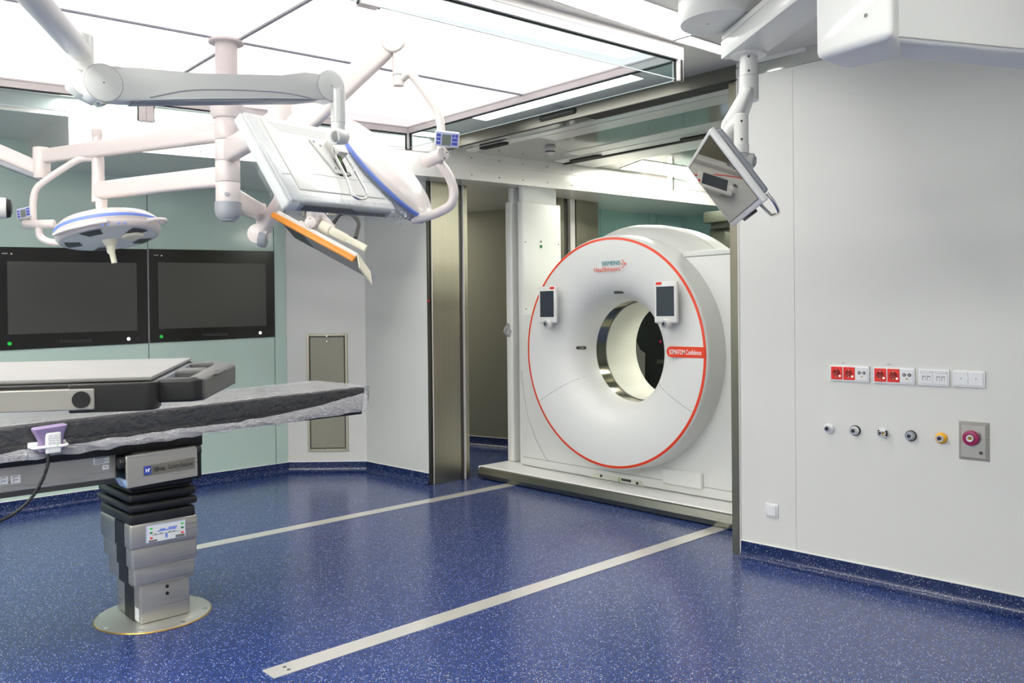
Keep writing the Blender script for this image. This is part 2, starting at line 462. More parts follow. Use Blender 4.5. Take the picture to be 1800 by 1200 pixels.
gp(p2[1], p2[2], 0, 1); gp(p2[2], p2[3], 0, .5); gp(p2[2], p2[3], .503, 1)
struct('wall_far_side', B().box(5.1, 9.5, -1.7, -1.5, 0, CEIL), 'wall')

# ceilings
struct('ceiling', B().prism([(-1.5,-1.5,CEIL),(4.38,-1.5,CEIL),(4.38,5.6,CEIL),(-1.5,6.6,CEIL)], (0,0,.15)), 'ceil')
cp = struct('ceiling_passage', B().prism([(4.38,-1.5,MID),(4.38,5.475,MID),(4.6,5.43,MID),(6.0,5.23,MID),(9.4,4.93,MID),(9.4,-1.5,MID)], (0,0,.24)), 'ceil_gloss')
link('header_face', B().box(4.374, 4.381, 2.7, 5.47, MID, CEIL-.004), 'header', cp)
link('header_lip', B().box(4.366, 4.382, 2.7, 5.47, MID-.006, MID), 'slot_black', cp)
link('track_slot', B().box(4.39, 4.50, 2.7, 3.92, MID-.004, MID+.001), 'slot_black', cp)
link('ceiling_strip', B().box(4.51, 4.60, 2.7, 5.36, MID-.006, MID), 'ceil', cp)
link('ceiling_strip', B().box(4.62, 4.80, 2.7, 4.6, MID-.005, MID), 'ceil', cp)
link('ceiling_strip', B().box(5.23, 5.40, 2.7, 4.9, MID-.005, MID), 'ceil', cp)
link('ceiling_strip', B().box(5.42, 5.56, 2.7, 5.24, MID-.006, MID), 'ceil', cp)
link('header_lip', B().box(5.58, 5.62, 2.7, 5.26, MID-.012, MID), 'slot_black', cp)
link('ceiling_strip', B().box(5.64, 5.94, 2.7, 5.2, MID-.008, MID), 'ceil', cp)

# bulkhead along the left wall, through both rooms
F = [(1.66,6.06),(4.38,5.478),(4.6,5.43),(6.0,5.23),(9.28,4.94)]
bk = struct('trim_5', B().prism([(x,y,SOF) for x, y in F]+[(9.28,6.3,SOF),(6.5,6.3,SOF),(6.5,9.3,SOF),(4.3,9.3,SOF),(4.3,7.13,SOF),(1.66,7.13,SOF)], (0,0,CEIL-SOF)), 'ceil')
def strip(z0, z1, out, i0, i1, m='ceil', nm='fascia_strip'):
    for k in range(i0, i1):
        a = V(F[k]); b = V(F[k+1]); n = V(((b-a).y, -(b-a).x)).normalized()*out
        link(nm, B().prism([(a.x,a.y,z0),(b.x,b.y,z0),(b.x+n.x,b.y+n.y,z0),(a.x+n.x,a.y+n.y,z0)], (0,0,z1-z0)), m, bk)
strip(SOF-.002, SOF+.075, .008, 1, 4); strip(2.735, MID, .008, 1, 4)
strip(2.80, CEIL, .006, 0, 1)
for k, (ts, zz) in enumerate((((.05,.3,.55,.8),2.64), ((.1,.5),2.765))):
    for seg in ((0,1),(3,4)) if k == 0 else ((3,4),):
        for t in ts:
            a = V(F[seg[0]]); b = V(F[seg[1]]); q = a.lerp(b, t); n = V(((b-a).y, -(b-a).x)).normalized()
            link('screw', B().cyl((q.x+n.x*.006,q.y+n.y*.006,zz), (q.x+n.x*.011,q.y+n.y*.011,zz), .007, seg=10), 'grey_ink', bk)
for x in (4.62, 4.9, 5.15, 5.42, 5.7):
    y = 5.43-(x-4.6)*.1429-.011
    for zz in (2.64, 2.785):
        link('screw', B().cyl((x,y+.004,zz), (x,y-.002,zz), .006, seg=10), 'grey_ink', bk)
rc = struct('trim_6', B().prism([(-1.5,6.70,2.80),(1.66,6.06,2.80),(1.66,7.13,2.80),(-1.5,7.13,2.80)], (0,0,CEIL-2.8)), 'ceil')
link('fascia_edge', B().prism([(-1.5,6.695,2.795),(1.66,6.052,2.795),(1.66,6.06,2.795),(-1.5,6.70,2.795)], (0,0,.014)), 'white', rc)

# ================================================================== ceiling lights and canopy
def quadbox(pts, z, t): return B().prism([(x, y, z) for x, y in pts], (0, 0, t))
def light(pts, z, m, label, nm='ceiling_light'):
    cx = sum(p[0] for p in pts)/4; cy = sum(p[1] for p in pts)/4
    t = thing(nm, label, 'ceiling light', (cx, cy, z))
    link('diffuser', quadbox(pts, z-.003, .006), m, t)
    b = B()
    for i in range(4):
        a = V(pts[i]); c = V(pts[(i+1) % 4]); d = (c-a).normalized(); n = V((d.y, -d.x))
        if (a+n-V((cx,cy))).length < (a-n-V((cx,cy))).length: n = -n
        b.prism([(a.x,a.y,z-.005),(c.x,c.y,z-.005),(c.x+n.x*.014,c.y+n.y*.014,z-.005),(a.x+n.x*.014,a.y+n.y*.014,z-.005)], (0,0,.006))
    link('trim_ring', b, 'alu', t)
    return t
light([(3.93,3.25),(4.19,3.25),(4.19,4.74),(3.93,4.74)], CEIL, 'strip_soft', 'long bright ceiling strip light between the glass apron and the grey portal header')
light([(1.55,5.83),(2.9,5.57),(2.9,5.74),(1.60,6.0)], CEIL, 'strip_back', 'narrow bright ceiling strip over the white bulkhead, left of the corner post', )
light([(2.95,5.56),(4.25,5.31),(4.25,5.46),(2.95,5.72)], CEIL, 'strip_soft', 'bright ceiling strip behind the corner post of the glass apron')
light([(4.13,2.565),(3.74,2.59),(3.74,2.685),(4.13,2.655)], CEIL, 'strip_soft', 'narrow white ceiling light at the beam end of the pendant mount')
light([(1.5,2.52),(3.72,2.41),(3.72,2.685),(1.5,2.755)], CEIL, 'strip_soft', 'wide white ceiling light at the top, beside the round pendant mount')
light([(6.02,4.69),(7.6,4.56),(7.6,4.98),(6.2,5.09)], MID, 'strip_far', 'bright ceiling light in the far room above the scanner')
light([(-.9,-.3),(2.0,-.3),(2.0,.25),(-.9,.25)], CEIL, 'strip', 'unseen fill light added over the near end of the room, behind the photographer')  # added out of view to light the arms and walls from the front
light([(-1.2,.9),(-.6,.9),(-.6,4.8),(-1.2,4.8)], CEIL, 'strip_near_fill', 'unseen fill light added along the near wall, left of the canopy')  # added out of view to brighten the left wall and the scanner
light([(5.05,7.3),(5.6,7.3),(5.6,8.9),(5.05,8.9)], SOF, 'corridor_fill', 'hidden fill light added in the corridor behind the steel portal')  # added out of sight to lift the dark corridor
light([(6.3,.4),(8.2,.4),(8.2,1.2),(6.3,1.2)], MID, 'strip_far', 'unseen fill light added deep in the far room')  # added out of view to brighten the far room
light([(6.3,2.4),(8.2,2.4),(8.2,3.0),(6.3,3.0)], MID, 'strip_far', 'unseen fill light added over the middle of the far room')  # second added fill for the far room, also unseen

cn = thing('ceiling_canopy', 'large luminous ceiling canopy with metal frame and hanging glass apron over the operating tables', 'ceiling canopy', (1.9, 4.2, CEIL))
c1, c2, c3, c4 = V((3.81,5.207)), V((3.83,2.735)), V((0.0,3.09)), V((0.0,5.94))
mF = c4.lerp(c1, .52); mN = c3.lerp(c2, .505)
mL = V((0.0,4.39)); mR = V((3.82,3.943)); ctr = V((1.945,4.162))
def inset(pts, d):
    c = sum(pts, V((0,0)))/len(pts)
    return [p+(c-p).normalized()*d for p in pts]
fs = .30/2.6
c4i, c1i = c4.lerp(mL, .17), c1.lerp(mR, .20); mFi = c4i.lerp(c1i, .52)
for pts, m in (([c4i, mFi, ctr, mL], 'canopy'), ([mFi, c1i, mR, ctr], 'canopy'), ([mL, ctr, mN, c3], 'canopy'), ([ctr, mR, c2, mN], 'canopy')):
    link('luminous_panel', quadbox([(p.x,p.y) for p in inset(pts, .012)], CEIL-.03, .01), m, cn)
MT['canopy_edge'] = lamp_panel('luminous_edge_panel', (255, 238, 236), .62)
for a, b, c, d in ((c4, mF, mFi, c4i), (mF, c1, c1i, mFi)):
    link('luminous_panel', quadbox([(p.x,p.y) for p in inset([a, b, c, d], .004)], CEIL-.03, .01), 'canopy_edge', cn)
def bar(a, b, wd, z0, z1, m, nm, parent=cn, side=0.0):
    d = (b-a).normalized(); n = V((d.y, -d.x))
    p = [a+n*(side-wd/2), b+n*(side-wd/2), b+n*(side+wd/2), a+n*(side+wd/2)]
    return link(nm, B().prism([(q.x,q.y,z0) for q in p], (0,0,z1-z0)), m, parent)
for a, b in ((mL, ctr), (ctr, mR), (mF, ctr), (ctr, mN)): bar(a, b, .016, CEIL-.038, CEIL-.025, 'grey_plastic', 'grid_bar')
for a, b in ((c4, c1), (c1, c2), (c2, c3), (c3, c4)):
    d = (b-a).normalized()*.022
    bar(a-d, b+d, .046, 2.838, CEIL, 'alu', 'frame_rail')
    bar(a+d, b-d, .012, 2.832, 2.839, 'gasket', 'gasket')
    bar(a-d, b+d, .050, 2.878, 2.881, 'grey_plastic', 'rail_groove')
for a, b in ((c4, mF), (mF, c1), (c1, c2), (c2, mN), (mN, c3)):
    bar(a, b, .007, 2.735, 2.836, 'glass', 'apron_glass')
    bar(a, b, .008, 2.731, 2.735, 'glass_edge', 'glass_edge')
for p, dr in ((c1, (1,0)), (c2, (1,0)), (mF, (1,-.19)), (mN, (1,-.09)), (c4, (1,0)), (c3, (1,0))):
    if p in (mF, mN):
        pm = basis((p.x,p.y,2.781), V((dr[0],dr[1],0)).normalized(), V((-dr[1],dr[0],0)).normalized(), (0,0,1))
        for sx in (-1, 1): link('apron_post', B(pm).box(sx*.0225-.0220, sx*.0225+.0220, -.023, .023, -.06, .06, .002, 1), 'alu', cn)
        link('gasket', B(pm).box(-.052, .052, -.006, .006, -.058, .058), 'gasket', cn)
    else:
        link('apron_post', B().cbox((p.x, p.y, 2.781), (.046,.046,.12), .003, 1), 'alu', cn)
        link('gasket', B().cbox((p.x, p.y, 2.779), (.060,.012,.116)), 'gasket', cn)
        link('gasket', B().cbox((p.x, p.y, 2.779), (.012,.060,.116)), 'gasket', cn)

f2 = thing('far_canopy_apron', 'metal apron corner post and rail hanging from the far room ceiling above the scanner', 'ceiling canopy', (6.84, 4.98, MID))
a, b = V((6.84,4.98)), V((6.95,2.6)); 
bar(a, b, .05, 2.79, MID, 'alu', 'frame_rail', f2); bar(a, V((8.2,4.86)), .05, 2.79, MID, 'alu', 'frame_rail', f2)
bar(a, b, .008, 2.70, 2.79, 'glass', 'apron_glass', f2)
link('apron_post', B().cbox((6.84,4.98,2.745), (.05,.05,.15), .003, 1), 'alu', f2)
link('gasket', B().cbox((6.843,4.962,2.745), (.02,.03,.148)), 'gasket', f2)

sd = thing('smoke_detector', 'round white smoke detector on the metal ceiling above the scanner tower', 'smoke detector', (5.025,4.88,MID))
link('base', B().cyl((5.025,4.88,MID), (5.025,4.88,MID-.02), .052, .05), 'arm', sd)
link('sensor_ring', B().cyl((5.025,4.88,MID-.02), (5.025,4.88,MID-.034), .042, .042), 'grey_dark', sd)
link('cap', B().cyl((5.025,4.88,MID-.03), (5.025,4.88,MID-.052), .047, .036, bev=.004), 'arm', sd)

def slot(c, ln, ax, ht, label, vert):
    t = thing('slot_vent', label, 'vent slot', c, 'black slot vents')
    c = V(c)
    b = B(); n = 10; pts = []
    for s, sg in ((1, -1), (-1, 1)):
        for k in range(n+1):
            an = -PI/2+PI*k/n if s > 0 else PI/2+PI*k/n
            pts.append((s*(ln/2-ht/2)+math.cos(an)*ht/2, math.sin(an)*ht/2))
    if vert:
        link('slot_plate', b.prism([(c.x, c.y+p, c.z+q) for p, q in pts], (-.008,0,0)), 'slot_black', t)
        link('slot_louver', B().box(c.x-.010, c.x-.007, c.y-ln*.42, c.y+ln*.42, c.z-.004, c.z+.004), 'grey_dark', t)
    else:
        link('slot_plate', b.prism([(c.x+q, c.y+p, c.z) for p, q in pts], (0,0,-.012)), 'slot_black', t)
        link('slot_louver', B().box(c.x-.005, c.x+.005, c.y-ln*.42, c.y+ln*.42, c.z-.014, c.z-.011), 'grey_dark', t)
slot((4.374,4.17,2.885), .36, 0, .042, 'black slot vent in the grey header face, highest of the three', True)
slot((4.535,5.04,MID-.006), .32, 0, .075, 'black slot vent on the metal ceiling left of the smoke detector', False)
slot((5.52,4.93,MID-.006), .36, 0, .075, 'black slot vent on the metal ceiling right of the smoke detector', False)
slot((5.52,3.75,MID-.006), .34, 0, .075, 'black slot vent on the metal ceiling close above the tilted monitor', False)

# ================================================================== floor rails
for y0, xs, lab in ((3.105, 1.578, 'wide steel floor strip running to the right end of the scanner base'), (5.172, 1.95, 'steel floor strip passing behind the operating table column')):
    t = thing('floor_rail', lab, 'floor rail', (3.2, y0+.05, 0), 'steel strips in the blue floor')
    link('strip_plate', B().box(xs, 4.96, y0, y0+.104, .0005, .003), 'steel_h', t)
    for dy in (.033, .068):
        link('screw', B().cyl((xs+.082,y0+dy,.003), (xs+.082,y0+dy,.0042), .008, seg=12), 'grey_dark', t)

# ================================================================== wall displays
def display(x0, x1, zl0, zr0, zl1, zr1, sx0, sx1, s0, s1, lx, wx, lab):
    t = thing('wall_display', lab, 'wall display', ((x0+x1)/2, 7.12, zl0), 'flat displays in the mint glass wall')
    y = 7.108
    link('bezel', B().prism([(x0,y,zl0),(x1,y,zr0),(x1,y,zr1),(x0,y,zl1)], (0,.012,0)), 'bezel', t)
    link('screen', B().prism([(sx0,y-.002,s0),(sx1,y-.002,s0+.012),(sx1,y-.002,s1+.02),(sx0,y-.002,s1)], (0,.004,0)), 'screen_off', t)
    zb = zl0+.047
    link('power_led', B().cyl((lx,y,zb+.002), (lx,y-.003,zb+.002), .014, seg=16), 'led_green', t)
    link('sensor_led', B().cyl((wx,y,zb+.014), (wx,y-.003,zb+.014), .014, seg=16), 'led_white', t)
    link('sensor_ring', B().lathe([(.010,0),(.014,.002),(.010,.003)], (wx+.075,y,zb+.016), (0,-1,0), 16), 'grey_dark', t)
    cx = (sx0+sx1)/2
    kb = link('button_strip', B().box(cx-.112, cx+.112, y-.003, y, zb-.002, zb+.018), 'grey_dark', t)
    for k in range(9):
        link('button', B().box(cx-.106+k*.0236, cx-.106+k*.0236+.019, y-.004, y-.002, zb+.001, zb+.015), 'black', kb)
    link('logo_mark', B().box(sx0-.035, sx0+.005, y-.001, y, s1+.055, s1+.063), 'sock_grey', t)
    link('logo_mark', B().cyl((sx0+.03,y,s1+.058), (sx0+.03,y-.001,s1+.058), .006, seg=10), 'white_ink', t)
display(1.452, 2.529, 1.225, 1.248, 1.992, 2.023, 1.513, 2.442, 1.342, 1.886, 1.522, 2.372, 'left black wall display over the raised table pad')
display(2.544, 3.664, 1.249, 1.270, 2.026, 2.056, 2.615, 3.579, 1.362, 1.917, 2.635, 3.518, 'right black wall display beside the white corner wall')

# ================================================================== wall vents on the chamfer
chx = V((.731,-.682,0)); chn = V((-.682,-.731,0))
def vent(a, wd, z0, z1, lab, fr):
    t = thing('air_vent', lab, 'air vent', (a[0], a[1], z0), 'grey return air grilles')
    m = basis((a[0],a[1],0), chx, (0,0,1), chn)
    link('back_plate', B(m).box(0, wd, z0, z1, -.005, .004), 'vent_back', t)
    b = B(m)
    for q in ((0, fr, z0, z1), (wd-fr, wd, z0, z1), (fr, wd-fr, z0, z0+fr), (fr, wd-fr, z1-fr, z1)):
        b.box(q[0], q[1], q[2], q[3], 0, .014, .003, 1)
    link('vent_frame', b, 'vent_frame', t)
    g = fr+.012
    b = B(m).box(g, wd-g, z0+g, z1-g, .004, .007)
    n = int((z1-z0-2*g)/.019)
    for k in range(n):
        z = z0+g+.008+k*.019
        b.box(g+.004, wd-g-.004, z, z+.007, .007, .010)
    link('grille', b, 'vent_mesh', t)
    for z in (z0+.022, z0+.07, z1-.022, z1-.07):
        link('screw', B(m).cyl((wd/2,z,.009), (wd/2,z,.016), .007, seg=12), 'chrome', t)
vent((3.926,6.998), .379, .196, 1.291, 'tall grey air grille low on the corner wall behind the table end', .022)
vent((3.905,7.017), .482, 2.385, 2.585, 'wide grey air grille high on the corner wall behind the orange-edged display', .028)

# ================================================================== right wall fittings
rex = V((.0395,-1,0)).normalized(); rn = V((-1,-.0395,0)).normalized()
def wall_m(y, z): return basis((WR(y), y, z), rex, (0,0,1), rn)
def plate(y0, y1, z0, z1, kinds, lab, nm, cat):
    t = thing(nm, lab, cat, (WR(y0), y0, z0), 'white plates in a row on the right wall')
    wd = y0-y1; m = wall_m(y0, z0); h = z1-z0
    link('frame', B(m).box(0, wd, 0, h, 0, .011, .003, 2), 'sock_white', t)
    n = len(kinds); p = (wd-.010)/n
    for i, k in enumerate(kinds):
        x = .005+p*i+.003; w_ = p-.006; z = .010; hh = h-.018; cx = x+w_/2; cz = z+hh/2
        if k == 'red':
            s = link('socket', B(m).box(x, x+w_, z, z+hh, .009, .0145, .0015, 1), 'red_socket', t)
            link('socket_well', B(m).lathe([(.0,.0150),(.017,.0150),(.0195,.0165),(.0215,.0152)], (cx,cz,0), (0,0,1), 28), 'red_dark', s)
            for dx in (-.0095, .0095): link('pin_hole', B(m).cyl((cx+dx,cz,.0148), (cx+dx,cz,.0156), .0028, seg=10), 'black', s)
            for dz in (-.018, .018): link('earth_clip', B(m).cbox((cx,cz+dz,.0155), (.005,.004,.003)), 'chrome', s)
            link('pilot_led', B(m).cyl((x+w_*.80,z+hh*.28,.0145), (x+w_*.80,z+hh*.28,.017), .0048, seg=14), 'led_white', s)
        elif k == 'ground':
            s = link('earth_socket', B(m).box(x, x+w_, z, z+hh, .009, .0135, .0015, 1), 'sock_white', t)
            for dx in (-.013, .013):
                link('earth_pin', B(m).lathe([(.0035,.015),(.0085,.0145),(.0085,.0135)], (cx+dx,cz+.006,0), (0,0,1), 18), 'grey_dark', s)
                link('earth_pin_core', B(m).cyl((cx+dx,cz+.006,.0135), (cx+dx,cz+.006,.017), .0032, seg=12), 'chrome', s)
            link('earth_link', B(m).cbox((cx,cz+.006,.0138), (.014,.002,.001)), 'grey_dark', s)
            link('earth_mark', B(m).cbox((cx,cz-.014,.0138), (.006,.010,.001)), 'brass', s)
        elif k == 'data':
            s = link('data_socket', B(m).box(x, x+w_, z, z+hh, .009, .014, .0015, 1), 'sock_white', t)
            link('label_window', B(m).box(x+.002, x+w_-.002, z+hh-.013, z+hh-.002, .0135, .0145), 'sock_grey', s)
            link('label_card', B(m).box(x+.0035, x+w_-.0035, z+hh-.0115, z+hh-.0035, .014, .0150), 'sock_white', s)
            for dx in (-.0115, .0115):
                q = link('jack_shutter', B(m).box(cx+dx-.0085, cx+dx+.0085, cz-.015, cz+.007, .0132, .0146), 'sock_grey', s)
                link('shutter_flap', B(m).box(cx+dx-.005, cx+dx+.007, cz-.014, cz+.001, .0144, .0156), 'sock_white', q)
        else:
            s = link('blank_cover', B(m).box(x, x+w_, z, z+hh, .009, .0145, .0015, 1), 'sock_white', t)
            link('screw', B(m).cyl((cx,cz,.014), (cx,cz,.0152), .0025, seg=10), 'grey_dark', s)
    return t
plate(2.151, 1.938, 1.071, 1.158, ('red','red','ground'), 'leftmost white frame with two red sockets on the right wall', 'socket_plate', 'socket')
plate(1.9185, 1.7085, 1.070, 1.157, ('red','red','ground'), 'second white frame with two red sockets, next to the data plate', 'socket_plate', 'socket')
plate(1.692, 1.546, 1.070, 1.155, ('data','data'), 'white data socket plate between red sockets and blank plate', 'data_plate', 'data socket')
plate(1.531, 1.386, 1.071, 1.155, ('blank','blank'), 'rightmost white plate with two plain covers', 'blank_plate', 'wall plate')
for y in (2.09, 1.85):
    link('inventory_mark', B(wall_m(y, 1.168)).box(0, .02, 0, .003, 0, .0006), 'grey_ink', wr)

sw = thing('light_switch', 'small white switch plate low on the right wall beside the steel post', 'switch', (WR(2.539), 2.539, .266))
m = wall_m(2.539, .266)
link('frame', B(m).box(0, .076, 0, .079, 0, .010, .003, 2), 'sock_white', sw)
link('rocker_shadow', B(m).box(.0085, .0675, .0085, .0705, .009, .0108), 'sock_grey', sw)  # grey ring painted as the shadow line round the rocker
link('rocker', B(m).box(.010, .066, .010, .069, .009, .014, .002, 1), 'sock_white', sw)

def outlet(y, z, collar, rim, lab, twin=False, dark=False):
    t = thing('gas_outlet', lab, 'gas outlet', (WR(y), y, z), 'round gas outlets in a row on the right wall')
    m = wall_m(y, z)
    link('collar', B(m).lathe([(0,0),(.0275,0),(.0275,.012),(.025,.015),(.016,.016),(0,.016)], (0,0,0), (0,0,1), 36), collar, t)
    link('rim', B(m).lathe([(.0165,.0155),(.0235,.0155),(.0235,.0175),(.0165,.0175)], (0,0,0), (0,0,1), 36), rim, t)
    if dark:
        for a in (0, PI):
            link('collar_inlay', B(m).lathe([(.0168,.0182),(.0268,.0176)], (0,0,0), (0,0,1), 12, a-.7, a+.7), 'black', t)
    xs = (-.008, .010) if twin else (0,)
    for k, dx in enumerate(xs):
        r = .0115 if twin else .0165
        link('nozzle', B(m).lathe([(r,.014),(r,.034),(r*.93,.036),(r*.62,.036),(r*.58,.022),(0,.022)], (dx,0,0), (0,0,1), 28), 'chrome', t)
        link('nozzle_port', B(m).cyl((dx,0,.021), (dx,0,.024), r*.55, seg=16), 'grey_dark' if k == 0 else 'brass', t)
    return t
outlet(2.159, .810, 'sock_white', 'sock_white', 'leftmost gas outlet, white collar with chrome nozzle')
outlet(2.016, .811, 'black', 'sock_white', 'second gas outlet from the left, black collar with white ring')
outlet(1.869, .812, 'sock_white', 'sock_white', 'third gas outlet from the left, black and white collar with two nozzles', True, True)
outlet(1.731, .810, 'grey_dark', 'grey_plastic', 'gas outlet with grey collar, just left of the yellow one')
outlet(1.586, .812, 'yellow', 'yellow', 'gas outlet with yellow collar')
t = thing('gas_outlet', 'magenta outlet on a square steel plate at the right end of the outlet row', 'gas outlet', (WR(1.507), 1.507, .716))
m = wall_m(1.507, .716)
b = B(m)
b.prism([(0,0,0),(.137,0,0),(.137,.189,0),(0,.189,0)], (0,0,.001))
b2 = B(m)
o4 = [(0,0),(.137,0),(.137,.189),(0,.189)]; i4 = [(.016,.016),(.121,.016),(.121,.173),(.016,.173)]
vo = [b2.b.verts.new(m @ V((x,y,.001))) for x, y in o4]; vi = [b2.b.verts.new(m @ V((x,y,.016))) for x, y in i4]
for i in range(4): b2.b.faces.new([vo[i], vo[(i+1) % 4], vi[(i+1) % 4], vi[i]])
b2.b.faces.new(vi); b2.b.faces.new(vo[::-1])
link('steel_plate', b2, 'steel', t, sharp=15)
link('collar', B(m).lathe([(.034,.014),(.037,.020),(.037,.036),(.033,.042),(.022,.044),(.020,.040),(0,.040)], (.062,.112,0), (0,0,1), 40), 'magenta', t)
link('nozzle', B(m).lathe([(.0165,.040),(.0165,.050),(.014,.052),(.010,.050),(.008,.042),(0,.042)], (.062,.112,0), (0,0,1), 30), 'sock_white', t)
link('nozzle_port', B(m).cyl((.062,.112,.041), (.062,.112,.046), .0075, seg=16), 'brass', t)
link('lock_screw', B(m).cyl((.102,.042,.016), (.102,.042,.020), .008, seg=16), 'grey_dark', t)

# ================================================================== CT scanner
CY, CZ, CX = 4.20, 1.15, 5.15
ct = thing('ct_scanner', 'large white ring-shaped scanner with orange-red ring standing in the steel portal', 'ct scanner', (5.4, 4.2, 0))
FAX = (-1,0,0)
def ctl(name, prof, m, **k): return link(name, B().lathe(prof, (CX,CY,CZ), FAX, 128), m, ct, **k)
ctl('gantry_cover', [(.402,-.12),(.407,-.02),(.422,.045),(.448,.095),(.485,.138),(.53,.168),(.60,.194),(.69,.208),(.78,.213),(.866,.211),(.878,.2095),(.890,.205),(.899,.19),(.904,.16),(.909,.08),(.912,0),(.912,-.03)], 'ct_white', sharp=50)
ctl('accent_ring', [(.868,.2105),(.8685,.2130),(.8865,.2095),(.887,.205)], 'ct_red')
ctl('bore_liner', [(.398,-.235),(.392,-.24),(.390,-.58),(.396,-.62),(.42,-.66),(.60,-.70)], 'ct_inner')
ctl('mylar_band', [(.402,-.115),(.401,-.238)], 'ct_band')
# rear drum
dr = link('gantry_drum', B().lathe([(.911,-.02),(.925,-.03),(.975,-.085),(1.005,-.16),(1.012,-.30),(1.005,-.52),(.97,-.64),(.90,-.70),(.60,-.70)], (CX,CY,CZ), FAX, 128), 'ct_white', ct, sharp=40)
link('cover_seam', B().lathe([(1.0118,-.27),(1.0130,-.272),(1.0118,-.274)], (CX,CY,CZ), FAX, 96), 'sock_grey', dr)
# side body
b = B()
b.prism([(5.15,y,z) for y, z in ((2.35,.112),(5.382,.112),(5.382,1.449),(4.78,1.449),(4.78,.52),(3.64,.52),(3.64,1.86),(2.35,1.86))], (.65,0,0), .004, 2)
body = link('side_cover', b, 'ct_white', ct)
link('cover_cap', B().box(5.142, 5.80, 2.35, 3.64, 1.862, 1.900, .006, 2), 'ct_white', ct)
link('cover_seam', B().box(5.1475, 5.152, 2.35, 5.38, .183, .187), 'sock_grey', body)
link('cover_seam', B().box(5.1475, 5.152, 2.35, 5.38, .112, .117), 'sock_grey', body)
pts = [(5.382,.95),(5.36,.75),(5.31,.55),(5.22,.37),(5.10,.21),(5.06,.187)]
link('cover_seam', B().tube([(5.150,y,z) for y, z in pts], .0022, 6), 'sock_grey', body)
link('foot_cover', B().box(5.118, 5.16, 3.485, 3.838, .168, .285, .014, 3), 'ct_white', ct)
rcs = link('service_recess', B().prism([(5.146,4.60,.113),(5.146,4.02,.113),(5.146,4.06,.150),(5.146,4.53,.150)], (.01,0,0)), 'ct_inner', ct)
for y, z in ((4.46,.137),(4.09,.128)):
    link('port', B().cyl((5.147,y,z), (5.141,y,z), .011, seg=16), 'black', rcs)
link('connector', B().box(5.140, 5.147, 4.15, 4.25, .126, .146, .004, 1), 'grey_dark', rcs)
link('earth_cable', B().tube([(5.143,4.272,.15),(5.140,4.272,.13),(5.143,4.272,.114)], .004, 8), 'cable_green', rcs)
# front seams of the ring cover
def on_face(r, th):
    prof = [(.422,.045),(.448,.095),(.485,.138),(.53,.168),(.60,.194),(.69,.208),(.78,.213),(.866,.211)]
    for i in range(len(prof)-1):
        if prof[i][0] <= r <= prof[i+1][0]:
            k = (r-prof[i][0])/(prof[i+1][0]-prof[i][0]); h = prof[i][1]+k*(prof[i+1][1]-prof[i][1]); break
    return V((CX-h-.0008, CY+r*math.cos(th), CZ+r*math.sin(th)))
gc = [o for o in ct.children if o.name.startswith('gantry_cover')][0]
link('cover_seam', B().tube([on_face(.43+.432*k/14, math.radians(-29.4)) for k in range(15)], .0016, 6), 'sock_grey', gc)
link('cover_seam', B().tube([on_face(.43+.432*k/14, math.radians(-152.6)) for k in range(15)], .0016, 6), 'sock_grey', gc)
# openings in the face
lt = V((-.887,.461,.02)).normalized(); ln_ = V((-.461,-.887,-.03)).normalized(); lv = ln_.cross(lt).normalized()
lm = basis(on_face(.4238, math.radians(3.1)), lt, lv, ln_)
lo = [(sx*.032+.013*math.cos(a), .013*math.sin(a)) for sx, a0 in ((1,-PI/2),(-1,PI/2)) for a in [a0+PI*k/8 for k in range(9)]]
sl = link('laser_window', B(lm).prism([(x,y,-.006) for x, y in lo], (0,0,.009)), 'grey_dark', ct)
link('window_glass', B(lm).box(-.020, .020, -.008, .008, .002, .0042), 'ct_band', sl)
pw = on_face(.47, math.radians(95))
sl = link('laser_window', B().box(pw.x-.010, pw.x+.02, pw.y-.045, pw.y+.045, pw.z-.014, pw.z+.008, .006, 2), 'grey_dark', ct)
# consoles
def console(yc, tag_left):
    b = B().box(4.862, 4.892, yc-.101, yc+.101, 1.378, 1.678, .014, 3)
    c = link('control_console', b, 'white', ct)
    link('console_mount', B().box(4.89, 4.955, yc-.05, yc+.05, 1.45, 1.60, .01, 2), 'white', c)
    link('console_screen', B().box(4.8605, 4.864, yc-.078, yc+.078, 1.428, 1.640, .002, 1), 'screen_ct', c)
    k = link('console_knob', B().lathe([(0,.052),(.018,.050),(.030,.040),(.036,.022),(.038,0)], (4.885,yc-.004,1.375), FAX, 32), 'white', c)
    link('knob_ring', B().lathe([(.012,.0525),(.020,.0505),(.026,.045)], (4.885,yc-.004,1.375), FAX, 32), 'grey_plastic', k)
    link('knob_camera', B().lathe([(0,.0535),(.011,.0530),(.012,.0515)], (4.885,yc-.004,1.375), FAX, 24), 'black', k)
    y = yc+.055 if tag_left else yc-.060
    link('red_key', B().box(4.8605, 4.864, y-.024, y+.024, 1.653, 1.672), 'red_socket', c)
console(3.600, True); console(4.778, False)
